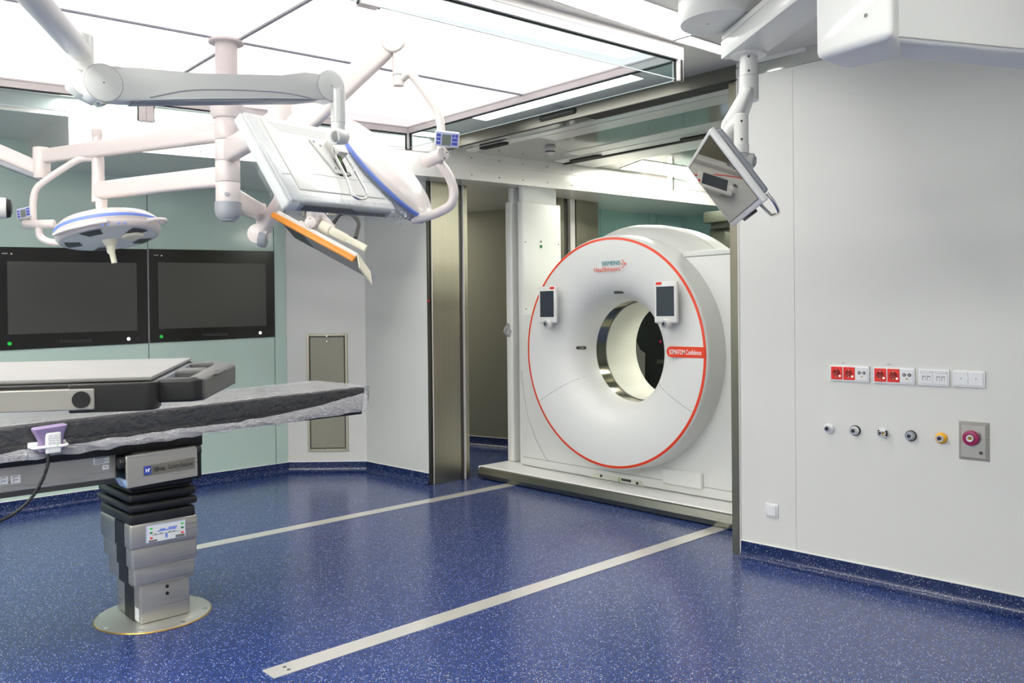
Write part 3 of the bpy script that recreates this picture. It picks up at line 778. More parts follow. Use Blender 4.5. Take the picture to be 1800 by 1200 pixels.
# printed label and logotype
fx = (0,-1,0); fz = (-1,0,0)
n = 12
pl = [(4.936, 3.322, 1.134),(4.936, 3.606, 1.134)]+[(4.936, 3.606+.039*math.sin(PI*k/n), 1.1725-.0385*math.cos(PI*k/n)) for k in range(1, n)]+[(4.936,3.606,1.211),(4.936,3.322,1.211)]
lb = link('model_label', B().prism(pl, (.010,0,0)), 'ct_red', ct)
text('label_text', 'SOMATOM Confidence', .05, basis((4.9352,3.622,1.155), fx, (0,0,1), fz), 'white_ink', lb, .0006, .272, bold=.0004)
lg = text('maker_logo', 'SIEMENS', .046, basis((4.9360,4.252,1.822), fx, (0,0,1), fz), 'teal_ink', ct, .0006, .180)
text('maker_logo', 'Healthineers', .050, basis((4.9360,4.331,1.776), fx, (0,0,1), fz), 'orange_ink', ct, .0006, .262)
dots = [(0,0,.006),(.016,.011,.005),(.016,-.011,.005),(.032,0,.0085),(-.002,.024,.004),(-.002,-.024,.004),(.012,.027,.005),(.012,-.027,.005),(-.016,.013,.003),(-.016,-.013,.003)]
b = B()
for dx, dz, r in dots: b.cyl((4.9362,4.052-dx,1.826+dz), (4.9356,4.052-dx,1.826+dz), r, seg=12)
link('maker_logo', b, 'orange_ink', ct)
# sliding base
base = link('base_platform', B().prism([(4.886,2.3,.012),(4.886,2.3,.100),(4.892,2.3,.108),(6.7,2.3,.108),(6.7,2.3,.012)], (0,3.345,0)), 'ct_white', ct)
link('base_edge', B().box(4.872, 6.7, 5.645, 5.672, .03, .104, .010, 3), 'ct_white', base)
link('steel_bumper', B().prism([(4.848,2.3,.010),(4.842,2.3,.045),(4.866,2.3,.094),(4.886,2.3,.100),(4.886,2.3,.010)], (0,3.345,0)), 'bumper_steel', base, sharp=20)
link('base_gap_shade', B().box(4.87, 6.6, 2.3, 5.62, .0035, .012), 'slot_black', base)  # black strip painted as the shadow in the gap under the base
# energy tower at the left end
tw = link('cable_tower', B().box(5.185, 5.69, 5.392, 5.462, .108, 2.47, .018, 3), 'ct_white', ct)
link('tower_post', B().box(5.195, 5.66, 5.548, 5.634, .108, 2.48, .018, 3), 'ct_white', tw)
link('tower_channel', B().box(5.42, 5.62, 5.44, 5.58, .108, 2.82), 'vent_mesh', tw)  # grey colour puts the shade of the slit between the posts in
link('tower_upper', B().box(5.195, 5.645, 5.400, 5.458, 2.44, 2.815, .018, 3), 'ct_white', tw)
link('tower_upper_post', B().box(5.205, 5.62, 5.540, 5.605, 2.44, 2.80, .018, 3), 'ct_white', tw)
def wrap_ball():
    b = B(); rnd = random.Random(5); c = V((5.195,5.60,1.31))
    b.lathe([(0,-.055),(.02,-.05),(.032,-.03),(.036,0),(.030,.03),(.018,.052),(0,.056)], c, (0,0,1), 18)
    for v in b.b.verts: v.co += V((rnd.uniform(-1,1), rnd.uniform(-1,1), rnd.uniform(-1,1)))*.012
    return b
link('status_led', B().cyl((5.417,5.393,2.07), (5.417,5.386,2.07), .014, seg=18), 'green_lamp', tw)
link('status_led', B().cyl((5.417,5.393,2.115), (5.417,5.387,2.115), .011, seg=18), 'sock_grey', tw)
for x, z in ((5.23,2.76),(5.61,2.74),(5.22,2.10),(5.65,2.10),(5.22,1.5)):
    link('screw', B().cyl((x,5.393,z), (x,5.389,z), .006, seg=10), 'grey_ink', tw)

link('wrap_scrap', wrap_ball(), 'film_fold', tw, sharp=180)

# black cabinet added for the dark view through the bore
ck = thing('added_cabinet', 'black cabinet added in the far room for the dark view through the scanner bore', 'cabinet', (7.4, 5.1, 0))
link('body', B().box(7.15, 7.55, 4.5, 5.98, 0, 1.75, .02, 2), 'black', ck)
link('woven_panel', B().prism([(7.14,5.80,.50),(7.14,5.57,.62),(7.14,5.56,1.02),(7.14,5.63,1.06),(7.14,5.72,1.22),(7.14,5.80,1.20)], (.01,0,0)), 'pattern', ck)
link('shelf_line', B().box(7.14, 7.15, 4.9, 5.40, .92, .96), 'grey_dark', ck)
link('skin_tone_shape', B().tube(arc([(7.16,5.62,1.62),(7.10,5.45,1.58),(7.10,5.25,1.40),(7.16,5.1,1.3)], .1), .03, 12), 'skin_tone_tube', ck)  # stands for the skin-coloured shape behind the bore
link('red_tab', B().box(7.135, 7.15, 5.345, 5.362, 1.14, 1.165), 'magenta_led', ck)
im = thing('imaging_arm', 'grey beige stacked machine head in the far room, right of the scanner top', 'medical machine', (7.6, 4.95, 0))
link('column', B().box(7.72, 7.98, 4.75, 5.13, 0, 2.36, .02, 2), 'beige', im)
link('neck', B().box(7.66, 7.90, 4.87, 5.07, 2.34, 2.42, .01, 2), 'beige', im)
link('head', B().box(7.58, 7.95, 4.82, 5.11, 2.40, 2.52, .015, 2), 'beige', im)
link('outrigger', B().prism([(7.60,4.88,2.10),(7.60,4.60,2.05),(7.60,4.60,2.18),(7.60,4.86,2.30)], (.3,0,0), .01, 2), 'beige', im)
link('pale_rail', B().prism([(7.55,4.86,2.07),(7.55,4.62,2.00),(7.55,4.62,2.04),(7.55,4.86,2.11)], (.05,0,0)), 'pale_blue', im)
dp = thing('draped_device', 'tall cream coloured draped device in the far room behind the steel post', 'medical machine', (7.05, 4.0, 0))
link('column', B().lathe([(.17,0),(.17,1.6),(.13,2.0),(.10,2.2),(.06,2.40),(0,2.43)], (7.05,4.0,0), (0,0,1), 32), 'cream', dp)
link('base', B().cyl((7.05,4.0,0), (7.05,4.0,.05), .26, bev=.01), 'grey_plastic', dp)

# ================================================================== operating table behind
ot = thing('operating_table', 'operating table on a stepped steel floor column with black bellows', 'operating table', (1.5, 4.22, 0))
bp = link('base_plate', B().lathe([(0,.012),(.215,.012),(.222,.009),(.262,.006),(.268,.0008)], (1.505,4.205,0), (0,0,1), 64), 'base_steel', ot)
link('seal_ring', B().lathe([(.2655,.0055),(.268,.004),(.2695,.0008)], (1.505,4.205,0), (0,0,1), 64), 'brass', bp)
for a in range(0, 360, 45):
    link('screw', B().cyl((1.505+.24*math.cos(math.radians(a+12)),4.205+.24*math.sin(math.radians(a+12)),.006), (1.505+.24*math.cos(math.radians(a+12)),4.205+.24*math.sin(math.radians(a+12)),.009), .012, seg=14), 'chrome', bp)
secs = [(.012,.205,1.388,1.627,4.056,4.375),(.195,.30,1.356,1.644,4.035,4.40),(.285,.395,1.342,1.650,4.02,4.425),(.38,.50,1.332,1.650,4.01,4.435)]
for k, (z0, z1, x0, x1, y0, y1) in enumerate(secs):
    s = link('column_section', B().box(x0, x1, y0, y1, z0, z1, .012, 3), 'steel', ot)
    link('side_channel', B().box(x0-.002, x0+.01, y0+.075, y0+.20, z0+.002, z1-.002), 'black', s)
    if k == 0:
        for z in (.135,.168): link('plug', B().cyl((1.515,y0+.002,z), (1.515,y0-.003,z), .008, seg=16), 'black', s)
        link('rating_plate', B().box(1.3865, 1.389, 4.068, 4.118, .025, .085), 'sock_white', s)
cp2 = link('control_panel', B().box(1.404, 1.588, 4.004, 4.012, .402, .485, .002, 1), 'keypad', ot)
link('panel_face', B().box(1.408, 1.584, 4.002, 4.005, .406, .481), 'sock_white', cp2)
for q in ((1.455,1.540,.450,.456),(1.465,1.490,.456,.462),(1.505,1.545,.457,.464),(1.49,1.50,.416,.436)):
    link('table_pictogram', B().box(q[0], q[1], 4.0008, 4.0022, q[2], q[3]), 'blue_stripe', cp2)
for q in ((1.425,.482-.012,'led_green'),(1.425,.45,'green_lamp'),(1.425,.425,'red_socket'),(1.57,.470,'led_green'),(1.57,.45,'green_lamp'),(1.57,.427,'red_socket')):
    link('key', B().box(q[0]-.006, q[0]+.006, 4.0008, 4.0022, q[1]-.004, q[1]+.004), q[2], cp2)
for x in (1.47, 1.51, 1.53, 1.445): link('key_mark', B().box(x-.006, x+.006, 4.0008, 4.0022, .44, .443), 'grey_ink', cp2)
for q in ((1.412,1.452,.408,.416),(1.538,1.580,.408,.420)): link('key_row', B().box(q[0], q[1], 4.0008, 4.0022, q[2], q[3]), 'grey_ink', cp2)
link('panel_line', B().box(1.43, 1.56, 4.0008, 4.0022, .437, .4385), 'grey_ink', cp2)
b = B()
b.box(1.35, 1.625, 4.04, 4.41, .49, .70)
bl = link('bellows_core', b, 'black', ot)
for z0, z1, g in ((.492,.545,.012),(.556,.592,.022),(.602,.640,.018),(.650,.684,.004)):
    link('bellows_fold', B().box(1.345-g, 1.632+g*.7, 4.022-g, 4.425+g, z0, z1, .013, 3), 'bellows', bl)
hd = link('head_block', B().box(1.32, 1.64, 3.93, 4.46, .685, .845, .008, 2), 'black', ot)
cv = link('front_cover', B().prism([(1.287,3.90,.692),(1.607,3.90,.704),(1.605,3.90,.836),(1.601,3.905,.846),(1.287,3.905,.836),(1.284,3.90,.826)], (0,.02,0), .003, 1), 'steel', ot)
link('corner_guard', B().prism([(1.268,3.905,.728),(1.29,3.905,.690),(1.29,3.905,.728)], (0,.10,0)), 'pale_blue', cv)
for x, z in ((1.272,.805),(1.617,.822)):
    link('end_roller', B().cyl((x-.014,3.93,z), (x+.014,3.93,z), .026, bev=.006), 'black', hd)
sk = link('logo_sticker', B().prism([(1.358,3.899,.738),(1.592,3.899,.744),(1.592,3.899,.795),(1.358,3.899,.782)], (0,.0015,0)), 'sticker_grey', cv)
lgo = link('logo_square', B().box(1.360, 1.390, 3.8970, 3.8992, .743, .781), 'blue_ink', sk)
b = B()
for q in ((1.367,1.371,.754,.770),(1.371,1.378,.760,.764),(1.378,1.382,.754,.770),(1.382,1.386,.766,.770)): b.box(q[0], q[1], 3.8958, 3.8972, q[2], q[3])
link('logo_letter', b, 'white_ink', lgo)
slope = V((1,0,.018)).normalized()
text('cover_text', 'Hillrom.', .03, basis((1.402,3.8986,.753), slope, (0,0,1), (0,-1,0)), 'black_ink', sk, .0005, .055, bold=.0007)
text('cover_text', 'Carbon FloatLine', .03, basis((1.468,3.8986,.757), slope, (0,0,1), (0,-1,0)), 'black_ink', sk, .0005, .115)
# long steel skirt and stickers
sp = link('side_skirt', B().box(.30, 1.274, 3.998, 4.45, .728, .836, .004, 1), 'steel', ot)
link('skirt_lip', B().box(.30, 1.28, 4.004, 4.44, .706, .729), 'steel_dark', sp)
for x0, x1, z0, z1 in ((1.176,1.243,.801,.832),(1.214,1.241,.774,.794),(.812,.843,.765,.798),(.853,.889,.764,.797)):
    s = link('sticker', B().box(x0, x1, 3.9962, 3.9985, z0, z1), 'sock_white', sp)
    nl = 4 if z1-z0 > .025 else 1
    for k in range(nl):
        zz = z1-(k+.7)*(z1-z0)/(nl+.6)
        link('print_line', B().box(x0+.006, x1-(.022 if k % 2 else .008), 3.9957, 3.9964, zz-.0014, zz+.0014), 'grey_ink', s)
link('table_frame', B().box(.30, 1.66, 3.965, 4.50, .838, .905, .006, 2), 'black', ot)
TL = lambda x: 1.010+(x-.80)*.0295     # top of the mattress rises a little towards the free end
tb = B(M4.Identity(4))
pts = [(.25,3.93,TL(.25)-.135),(1.70,3.93,TL(1.70)-.135),(2.54,3.93,TL(2.54)-.150),(2.55,3.93,TL(2.55)-.085),(.25,3.93,TL(.25)-.085)]
link('carbon_top', tb.prism(pts, (0,.57,0), .006, 2), 'black', ot)
link('mattress', B().prism([(.25,3.925,TL(.25)-.084),(2.555,3.925,TL(2.555)-.084),(2.56,3.925,TL(2.56)-.004),(.25,3.925,TL(.25)-.004)], (0,.575,0), .014, 3), 'black_soft', ot)
rl = link('side_rail', B().box(.30, .893, 3.905, 3.917, .868, .896, .002, 1), 'steel', ot)
link('rail_plug', B().cyl((.865,3.904,.882), (.865,3.907,.882), .007, seg=14), 'chrome', rl)
link('rail_spacer', B().box(.50, .54, 3.917, 3.968, .872, .892), 'black', rl)

# wrinkled film over the table top
def film():
    b = B(); NX, NY = 150, 44
    rnd = random.Random(3)
    ph = [(rnd.uniform(3, 40), rnd.uniform(2, 30), rnd.uniform(0, 6.28), rnd.uniform(.3, 1)) for _ in range(16)]
    def nz(u, v, k): return sum(a*math.sin(fx_*u+fy_*v+p+k) for fx_, fy_, p, a in ph)/6
    rows = []
    for i in range(NX+1):
        x = .25+(2.575-.25)*i/NX
        zt = TL(x); drop = .128+.012*math.sin(x*2.2)-max(0, (x-1.6))*.030
        sec = []
        L1, L2, L3 = drop, .59, .115
        tot = L1+L2+L3
        for j in range(NY+1):
            s = L1*j/12 if j <= 12 else (L1+L2*(j-12)/24 if j <= 36 else L1+L2+L3*(j-36)/8)
            if s < L1:
                y, z, nx, nzv = 3.913, zt-L1+s, -1, 0
                amp = .0075*(1-s/L1)+.0020
                if s < .05: y += -.004+.010*max(0, x-1.7)
            elif s < L1+L2:
                y, z, nx, nzv = 3.913+(s-L1), zt+.004, 0, 1; amp = .0018
            else:
                y, z, nx, nzv = 3.913+L2, zt+.004-(s-L1-L2), 1, 0; amp = .004
            d = nz(x*1.7, s*9, 0)*amp
            sec.append(b.b.verts.new((x, y+nx*abs(d), z+nzv*abs(d)+.4*d*(1-nzv)*.5)))
        rows.append(sec)
    for i in range(NX):
        for j in range(NY):
            f = b.b.faces.new([rows[i][j], rows[i+1][j], rows[i+1][j+1], rows[i][j+1]])
            f.material_index = 1 if 12 <= j < 36 else 0
    # gathered end
    prev = rows[-1]; c = V((2.58, 4.21, TL(2.56)-.04))
    for k in range(1, 4):
        cur = []
        for j, v in enumerate(prev):
            cc = V((c.x+.006*k, v.co.y+(c.y-v.co.y)*.08, v.co.z+(c.z-v.co.z)*.30))
            cc += V((nz(j*.7, k*3, 1)*.010, nz(j*.9, k, 2)*.004, nz(j*.8, k, 4)*.006))
            cur.append(b.b.verts.new(cc))
        for j in range(NY): b.b.faces.new([prev[j], cur[j], cur[j+1], prev[j+1]])
        prev = cur
    return b
fc = link('plastic_cover', film(), ['cover_film', 'cover_top_sheen'], sharp=180)
def skirt():
    b = B(); NX, NY = 170, 12; rnd = random.Random(9)
    ph = [(rnd.uniform(4, 60), rnd.uniform(1, 9), rnd.uniform(0, 6.28), rnd.uniform(.3, 1)) for _ in range(16)]
    rows = []
    for i in range(NX+1):
        x = .25+(2.55-.25)*i/NX; zt = TL(x)
        k = max(0, min(1, (x-1.7)/.85))
        bot = zt-.142+.012*k; top = zt-.098+.070*k*k
        row = []
        for j in range(NY+1):
            v = j/NY; d = sum(a*math.sin(fx_*x*1.3+fy_*v+p) for fx_, fy_, p, a in ph)/5
            row.append(b.b.verts.new((x, 3.903-.006*math.sin(v*3)-abs(d)*.010, bot+(top-bot)*v+d*.006)))
        rows.append(row)
    for i in range(NX):
        for j in range(NY): b.b.faces.new([rows[i][j], rows[i+1][j], rows[i+1][j+1], rows[i][j+1]])
    return b
link('film_fold', skirt(), 'film_fold', fc, sharp=180)
tag(fc, 'clear crinkled plastic film draped over the black mattress of the operating table', 'plastic cover')

# hand control hanging on the table side
hc = thing('hand_control', 'lilac hand control with white button face hooked on the table side', 'hand control', (.97, 3.87, .90))
b = B()
prof = [(.900,.934,1.020,3.862,3.905),(.945,.930,1.022,3.858,3.905),(.972,.920,1.026,3.850,3.906),(.992,.910,1.032,3.842,3.908),(1.002,.907,1.034,3.840,3.908),(1.006,.912,1.030,3.846,3.905)]
rings = []
for z, x0, x1, y0, y1 in prof:
    dz = lambda x: (x-.97)*.075
    rr = []
    for cx_, cy_, a0 in ((x1-.012,y1-.010,0),(x0+.012,y1-.010,90),(x0+.012,y0+.012,180),(x1-.012,y0+.012,270)):
        for k in range(5):
            a = math.radians(a0+k*22.5); x = cx_+.012*math.cos(a); rr.append(b.b.verts.new((x, cy_+.010*math.sin(a), z+(dz(x) if z > .96 else 0))))
    rings.append(rr)
for i in range(len(rings)-1):
    for k in range(20): b.b.faces.new([rings[i][k], rings[i][(k+1) % 20], rings[i+1][(k+1) % 20], rings[i+1][k]])
b.b.faces.new(rings[0][::-1]); b.b.faces.new(rings[-1])
link('grip', b, 'purple', hc, sharp=60)
fp = link('button_face', B().box(.950, 1.010, 3.848, 3.862, .892, .984, .010, 3), 'white', hc)
link('face_sheet', B().box(.957, 1.003, 3.8465, 3.850, .912, .976, .002, 1), 'sock_white', fp)
for z in (.957, .936): link('divider', B().box(.958, 1.002, 3.8458, 3.8468, z-.0006, z+.0006), 'grey_ink', fp)
for x, z in ((.970,.966),(.989,.966),(.968,.947),(.980,.947),(.993,.947),(.969,.924),(.981,.924)):
    link('button_mark', B().box(x-.0028, x+.0028, 3.8455, 3.8468, z-.0011, z+.0011), 'grey_ink', fp)
link('green_led', B().cyl((.994,3.8468,.926), (.994,3.845,.926), .0026, seg=12), 'led_green', fp)
link('hook_bracket', B().tube(arc([(.905,3.90,.925),(.905,3.852,.921),(1.035,3.852,.921),(1.035,3.90,.925)], .02), .0075, 12), 'white', hc)
link('hook_plate', B().box(.895, 1.040, 3.895, 3.905, .915, .94, .004, 2), 'white', hc)
cpts = arc([(.961,3.858,.893),(.957,3.845,.85),(.930,3.84,.777),(.884,3.84,.708),(.832,3.84,.668),(.775,3.84,.644),(.60,3.86,.66),(.52,3.99,.74)], .05, 5)
b = B(); tot = 0; P0 = cpts[0]
coil = []
dense = []
for i in range(len(cpts)-1):
    for k in range(14): dense.append(cpts[i].lerp(cpts[i+1], k/14))
ang = 0; prevp = dense[0]
for i, p in enumerate(dense[:-1]):
    t = (dense[i+1]-p); ln = t.length
    if ln < 1e-7: continue
    t = t/ln; u = t.cross(V((0,1,0))).normalized(); w_ = t.cross(u)
    ang += ln/.0072*2*PI
    coil.append(p+(u*math.cos(ang)+w_*math.sin(ang))*.0058)
cb = link('cable', B().tube(cpts, .0052, 10), 'black', hc)
# coil as stacked rings along the path
b = B(); acc = 0
for i in range(len(dense)-1):
    d = (dense[i+1]-dense[i]); acc += d.length
    if acc > .0072:
        acc = 0; t = d.normalized(); b.tube([dense[i]-t*.0026, dense[i]-t*.0012, dense[i]+t*.0012, dense[i]+t*.0026], [.0062,.0080,.0080,.0062], 10)
link('cable_coil', b, 'black', cb)

# ================================================================== raised pad in front (patient transfer top)
OX = V((.395,1.105,1.375)); LA = V((.887,-.462,0)).normalized(); WA = V((.462,.887,0)).normalized()
tm = basis(OX, LA, WA, (0,0,1))
tp = thing('transfer_table', 'raised patient table with light grey pad and black end handle, nearest at left', 'patient table', tuple(OX+LA*-.95+WA*.26+V((0,0,-1.375))))
link('pad', B(tm).prism([(-1.7,-.004,-.006),(0,0.012,-.006),(0,.52,-.006),(-1.7,.52,-.006)], (0,0,.006), .002, 2), 'pad', tp)
link('deck', B(tm).box(-1.7, -.004, .004, .522, -.032, -.0065, .002, 1), 'black', tp)
rr = link('side_rail', B(tm).box(-1.7, -.064, -.012, .002, -.0385, -.0122, .0012, 1), 'steel', tp)
link('rail_plug', B(tm).cyl((-.0785,-.0125,-.0255), (-.0785,-.0145,-.0255), .0105, seg=32), 'black', rr)
n = 8
cor = [(-.094,-.009),(-.012,-.009)]+[(-.012+.020*math.sin(PI/2*k/n), .011-.020*math.cos(PI/2*k/n)) for k in range(1, n+1)]+[(.008,.04),(-.03,.04),(-.094,.03)]
link('corner_block', B(tm).prism([(x,y,-.0425) for x, y in cor], (0,0,.036), .0022, 3), 'black', tp, sharp=50)
cor = [(-.094,.53),(-.012,.53),(.006,.515),(.008,.48),(-.03,.48),(-.094,.49)]
link('corner_block', B(tm).prism([(x,y,-.0425) for x, y in cor], (0,0,.036), .0022, 3), 'black', tp, sharp=50)
hz0, hz1 = -.036, -.006
ho = [(.004,.018),(.052,.020),(.072,.050),(.085,.30),(.078,.42),(.055,.50),(.004,.50)]
def hb(pts, nm='end_handle', m='frame_top'): return link(nm, B(tm).prism([(x,y,hz0) for x, y in pts], (0,0,hz1-hz0), .004, 3), m, tp, sharp=50)
hb([(.004,.020),(.050,.020),(.062,.034),(.048,.062),(.030,.070),(.004,.070)], m='black')  # black puts the shade of the near face into this bar's colour
hb([(.050,.020),(.064,.038),(.088,.33),(.084,.40),(.072,.455),(.044,.445),(.050,.40),(.050,.33),(.038,.06)])
hb([(.004,.44),(.046,.44),(.070,.456),(.052,.492),(.004,.50)])
hb([(.004,.215),(.046,.215),(.046,.300),(.004,.300)], 'handle_bridge')
link('end_plate', B(tm).box(-.004, .006, .03, .50, -.036, -.008), 'grey_plastic', tp)
link('handle_insert', B(tm).prism([(.070,.10,hz1-.001),(.076,.11,hz1-.001),(.080,.20,hz1-.001),(.066,.20,hz1-.001)], (0,0,.0015)), 'black', tp)
link('green_mark', B(tm).box(.0855, .088, .335, .342, -.028, -.010), 'green_lamp', tp)
link('mount_block', B(tm).box(-1.15, -.75, .10, .42, -.16, -.032, .01, 2), 'grey_plastic', tp)
link('lift_column', B(tm).box(-1.08, -.82, .15, .37, -1.30, -.15, .02, 2), 'steel', tp)
link('floor_base', B(tm).box(-1.35, -.6, .04, .48, -1.374, -1.29, .02, 2), 'grey_plastic', tp)

# ================================================================== ceiling suspension in the middle
HX, HY = 1.90, 4.18
sus = thing('ceiling_column', 'white ceiling column with stacked hub rings carrying the lamp arms, at the canopy centre', 'ceiling column', (HX, HY, 2.89))
Z = (0,0,1)
def lat(nm, prof, m, par, o=(HX,HY,0), ax=Z, seg=40, sharp=35): return link(nm, B().lathe(prof, o, ax, seg), m, par, sharp=sharp)
lat('ceiling_flange', [(0,2.888),(.078,2.888),(.088,2.882),(.088,2.872),(.080,2.868),(.05,2.868)], 'arm', sus)
lat('tube', [(.0555,2.875),(.0555,2.53)], 'arm', sus)
lat('collar', [(.050,2.552),(.082,2.552),(.082,2.50),(.074,2.482),(.055,2.478)], 'arm', sus)
for z0, z1 in ((2.371,2.485),(2.262,2.369),(2.152,2.260),(2.045,2.150)):
    lat('hub_ring', [(.03,z1),(.0595,z1),(.0615,z1-.003),(.0615,z0+.003),(.0595,z0),(.03,z0)], 'arm', sus)
lat('end_cap', [(.03,2.048),(.067,2.048),(.068,2.01),(.064,1.985),(.052,1.965),(.038,1.957),(.036,1.952),(0,1.952)], 'grey_plastic', sus)
MT['arm_cap'] = MT['arm']
link('lock_screw', B().cyl((1.868,4.126,2.083), (1.864,4.119,2.083), .010, seg=16), 'grey_plastic', sus)

def box_arm(nm, p0, p1, w0, h0, w1, h1, m, par, bev=.018):
    p0 = V(p0); p1 = V(p1); d = (p1-p0); n = V((d.y,-d.x,0)).normalized(); u = V((0,0,1))
    b = B(); rings = []
    vs = []
    for p, w_, h in ((p0,w0,h0),(p1,w1,h1)):
        vs.append([b.b.verts.new(p+n*sx*w_/2+u*sz*h/2) for sx, sz in ((-1,-1),(1,-1),(1,1),(-1,1))])
    fs = [b.b.faces.new(vs[0][::-1]), b.b.faces.new(vs[1])]
    for i in range(4): fs.append(b.b.faces.new([vs[0][i], vs[0][(i+1) % 4], vs[1][(i+1) % 4], vs[1][i]]))
    bmesh.ops.bevel(b.b, geom=list({e for f in fs for e in f.edges}), offset=bev, segments=3, profile=.5, affect='EDGES', clamp_overlap=True)
    return link(nm, b, m, par, sharp=50)
def hub_pt(p, r=.05):
    d = V((p[0]-HX, p[1]-HY)).normalized()*r
    return (HX+d.x, HY+d.y, p[2])

RV = V((.730,-.683,0)); FV = V((.683,.730,0)); UV = V((0,0,1))

def keypad(c, ex, ez, w_, h, par, nm='keypad'):
    """white box with lilac front, grey lcd, blue keys"""
    ex = V(ex).normalized(); ez = V(ez).normalized(); ey = ez.cross(ex)
    m = basis(c, ex, ey, ez)
    k = link(nm, B(m).box(-w_/2, w_/2, -h/2, h/2, -.022, 0, .006, 2), 'white', par)
    link('keypad_face', B(m).box(-w_/2+.005, w_/2-.005, -h/2+.005, h/2-.005, -.001, .0015), 'keypad', k)
    link('lcd', B(m).box(-w_*.20, w_*.16, -h*.38, h*.30, .001, .0025), 'lcd', k)
    for i in range(3):
        y = h*.22-i*h*.24
        link('key', B(m).box(-w_*.42, -w_*.26, y-h*.08, y+h*.08, .001, .0028), 'keys_blue', k)
    for x0, x1, y in ((.20,.30,.24),(.33,.43,.24),(.20,.42,0),(.20,.42,-.24)):
        link('key', B(m).box(w_*x0, w_*x1, h*y-h*.09, h*y+h*.09, .001, .0028), 'keys_blue', k)
    return k

# ---- small lamp on the left
la = thing('surgical_lamp', 'small round surgical lamp seen from below with handle, hanging over the left wall display', 'surgical lamp', (1.56, 5.12, 2.186), 'surgical lamps')
e = V((1.549,5.132,2.186)); 
box_arm('extension_arm', hub_pt(e), (e.x,e.y,2.186), .062, .104, .062, .098, 'arm', la)
link('elbow_post', B().tube([(1.556,5.126,2.12),(1.556,5.126,2.35),(1.553,5.128,2.50)], [.036,.033,.026], 24), 'arm', la)
link('post_cap', B().cbox((1.553,5.128,2.515), (.05,.05,.05), .008, 2), 'arm', la)
link('lower_post', B().cyl((1.565,5.115,2.16), (1.570,5.110,2.045), .032, .030, bev=.004), 'arm', la)
link('post_ring', B().cyl((1.565,5.115,2.132), (1.565,5.115,2.122), .036), 'arm', la)
link('tilt_joint', B().sphere((1.572,5.108,2.03), .034, (1,1,1), 20), 'grey_plastic', la)
tp_ = arc([(1.548,5.13,2.368),(1.484,5.193,2.376),(1.383,5.288,2.295),(1.292,5.371,2.205),(1.280,5.382,2.13),(1.280,5.382,2.00)], .07)
link('yoke_tube', B().tube(tp_, .0185, 16), 'arm', la)
keypad((1.236,5.400,2.062), RV*.95+UV*.24, -FV*.93+RV*.05+UV*.25, .085, .068, la)
link('pivot_barrel', B().cyl((1.236,5.408,1.995), (1.372,5.306,1.999), .0255, bev=.004), 'arm', la)
link('yoke_bow', B().tube(arc([(1.302,5.360,1.985),(1.304,5.358,1.925),(1.345,5.318,1.893),(1.425,5.245,1.886)], .06), .0195, 16), 'arm', la)
r9 = math.radians(11.6)
e1 = (RV*math.cos(r9)+UV*math.sin(r9)).normalized(); up1 = (UV*math.cos(r9)-RV*math.sin(r9)).normalized()
tt = math.radians(6)
nE = (-up1*math.cos(tt)-FV*math.sin(tt)).normalized()
LC = V((1.594,5.088,1.967))
def head(par, c, n, r, nm='lamp_head'):
    h = link(nm, B().lathe([(0,-.085),(r*.35,-.082),(r*.62,-.072),(r*.85,-.050),(r*.97,-.022),(r*.985,-.012)], c, n, 72), 'arm', par, sharp=50)
    link('blue_stripe', B().lathe([(r*.985,-.012),(r,-.008),(r*1.002,.004),(r*.995,.008)], c, n, 72), 'blue_stripe', h)
    link('lower_rim', B().lathe([(r*.995,.008),(r*.985,.018),(r*.975,.020),(r*.99,.022),(r*.985,.036),(r*.93,.056),(r*.88,.060)], c, n, 72), 'arm', h, sharp=50)
    return h
h = head(la, LC, nE, .281)
link('light_cover', B().lathe([(.248,.059),(.20,.066),(.07,.070),(0,.070)], LC, nE, 64), 'lamp_glass', h)
ax = nE; u_ = ax.cross(UV if abs(ax.z) < .9 else V((1,0,0))).normalized(); w__ = ax.cross(u_)
for k in range(5):
    a0 = 2*PI*k/5+.4
    link('led_window', B().lathe([(.155,.0700),(.19,.0683),(.232,.0650)], LC, nE, 10, a0+.12, a0+.62), 'grey_dark', h)
link('handle_socket', B().cyl(LC+nE*.065, LC+nE*.10, .045, .030, bev=.004), 'cream', h)
link('handle', B().tube([LC+nE*.09+V((0,0,0)), LC+nE*.10-UV*.035, LC+nE*.10-UV*.045+RV*.006, LC+nE*.10-UV*.10+RV*.018], [.026,.022,.016,.015], 20), 'cream', h)
link('camera_module', B().cyl(LC+e1*.13+nE*.066, LC+e1*.13+nE*.082, .062, .055, bev=.004), 'cream', h)
q = LC+e1*.295
link('side_handle', B().tube(arc([LC+e1*.27-FV*.10+nE*.02, LC+e1*.325-FV*.06+nE*.02, LC+e1*.335+FV*.02+nE*.02, LC+e1*.28+FV*.07+nE*.02], .05), .011, 12), 'arm', h)
link('side_handle', B().tube(arc([LC-e1*.20-FV*.215+nE*.012, LC-e1*.12-FV*.280+nE*.012, LC+e1*.06-FV*.292+nE*.012, LC+e1*.12-FV*.262+nE*.012], .05), .010, 12), 'arm', h)
for k in range(5):
    p_ = LC+e1*(.10+.022*k)-FV*(.2815-.012*k-.002*k*k)*.985+nE*.03
    if k != 2: link('printed_mark', B().cbox(p_, (.010,.003,.012)), 'blue_stripe', h)

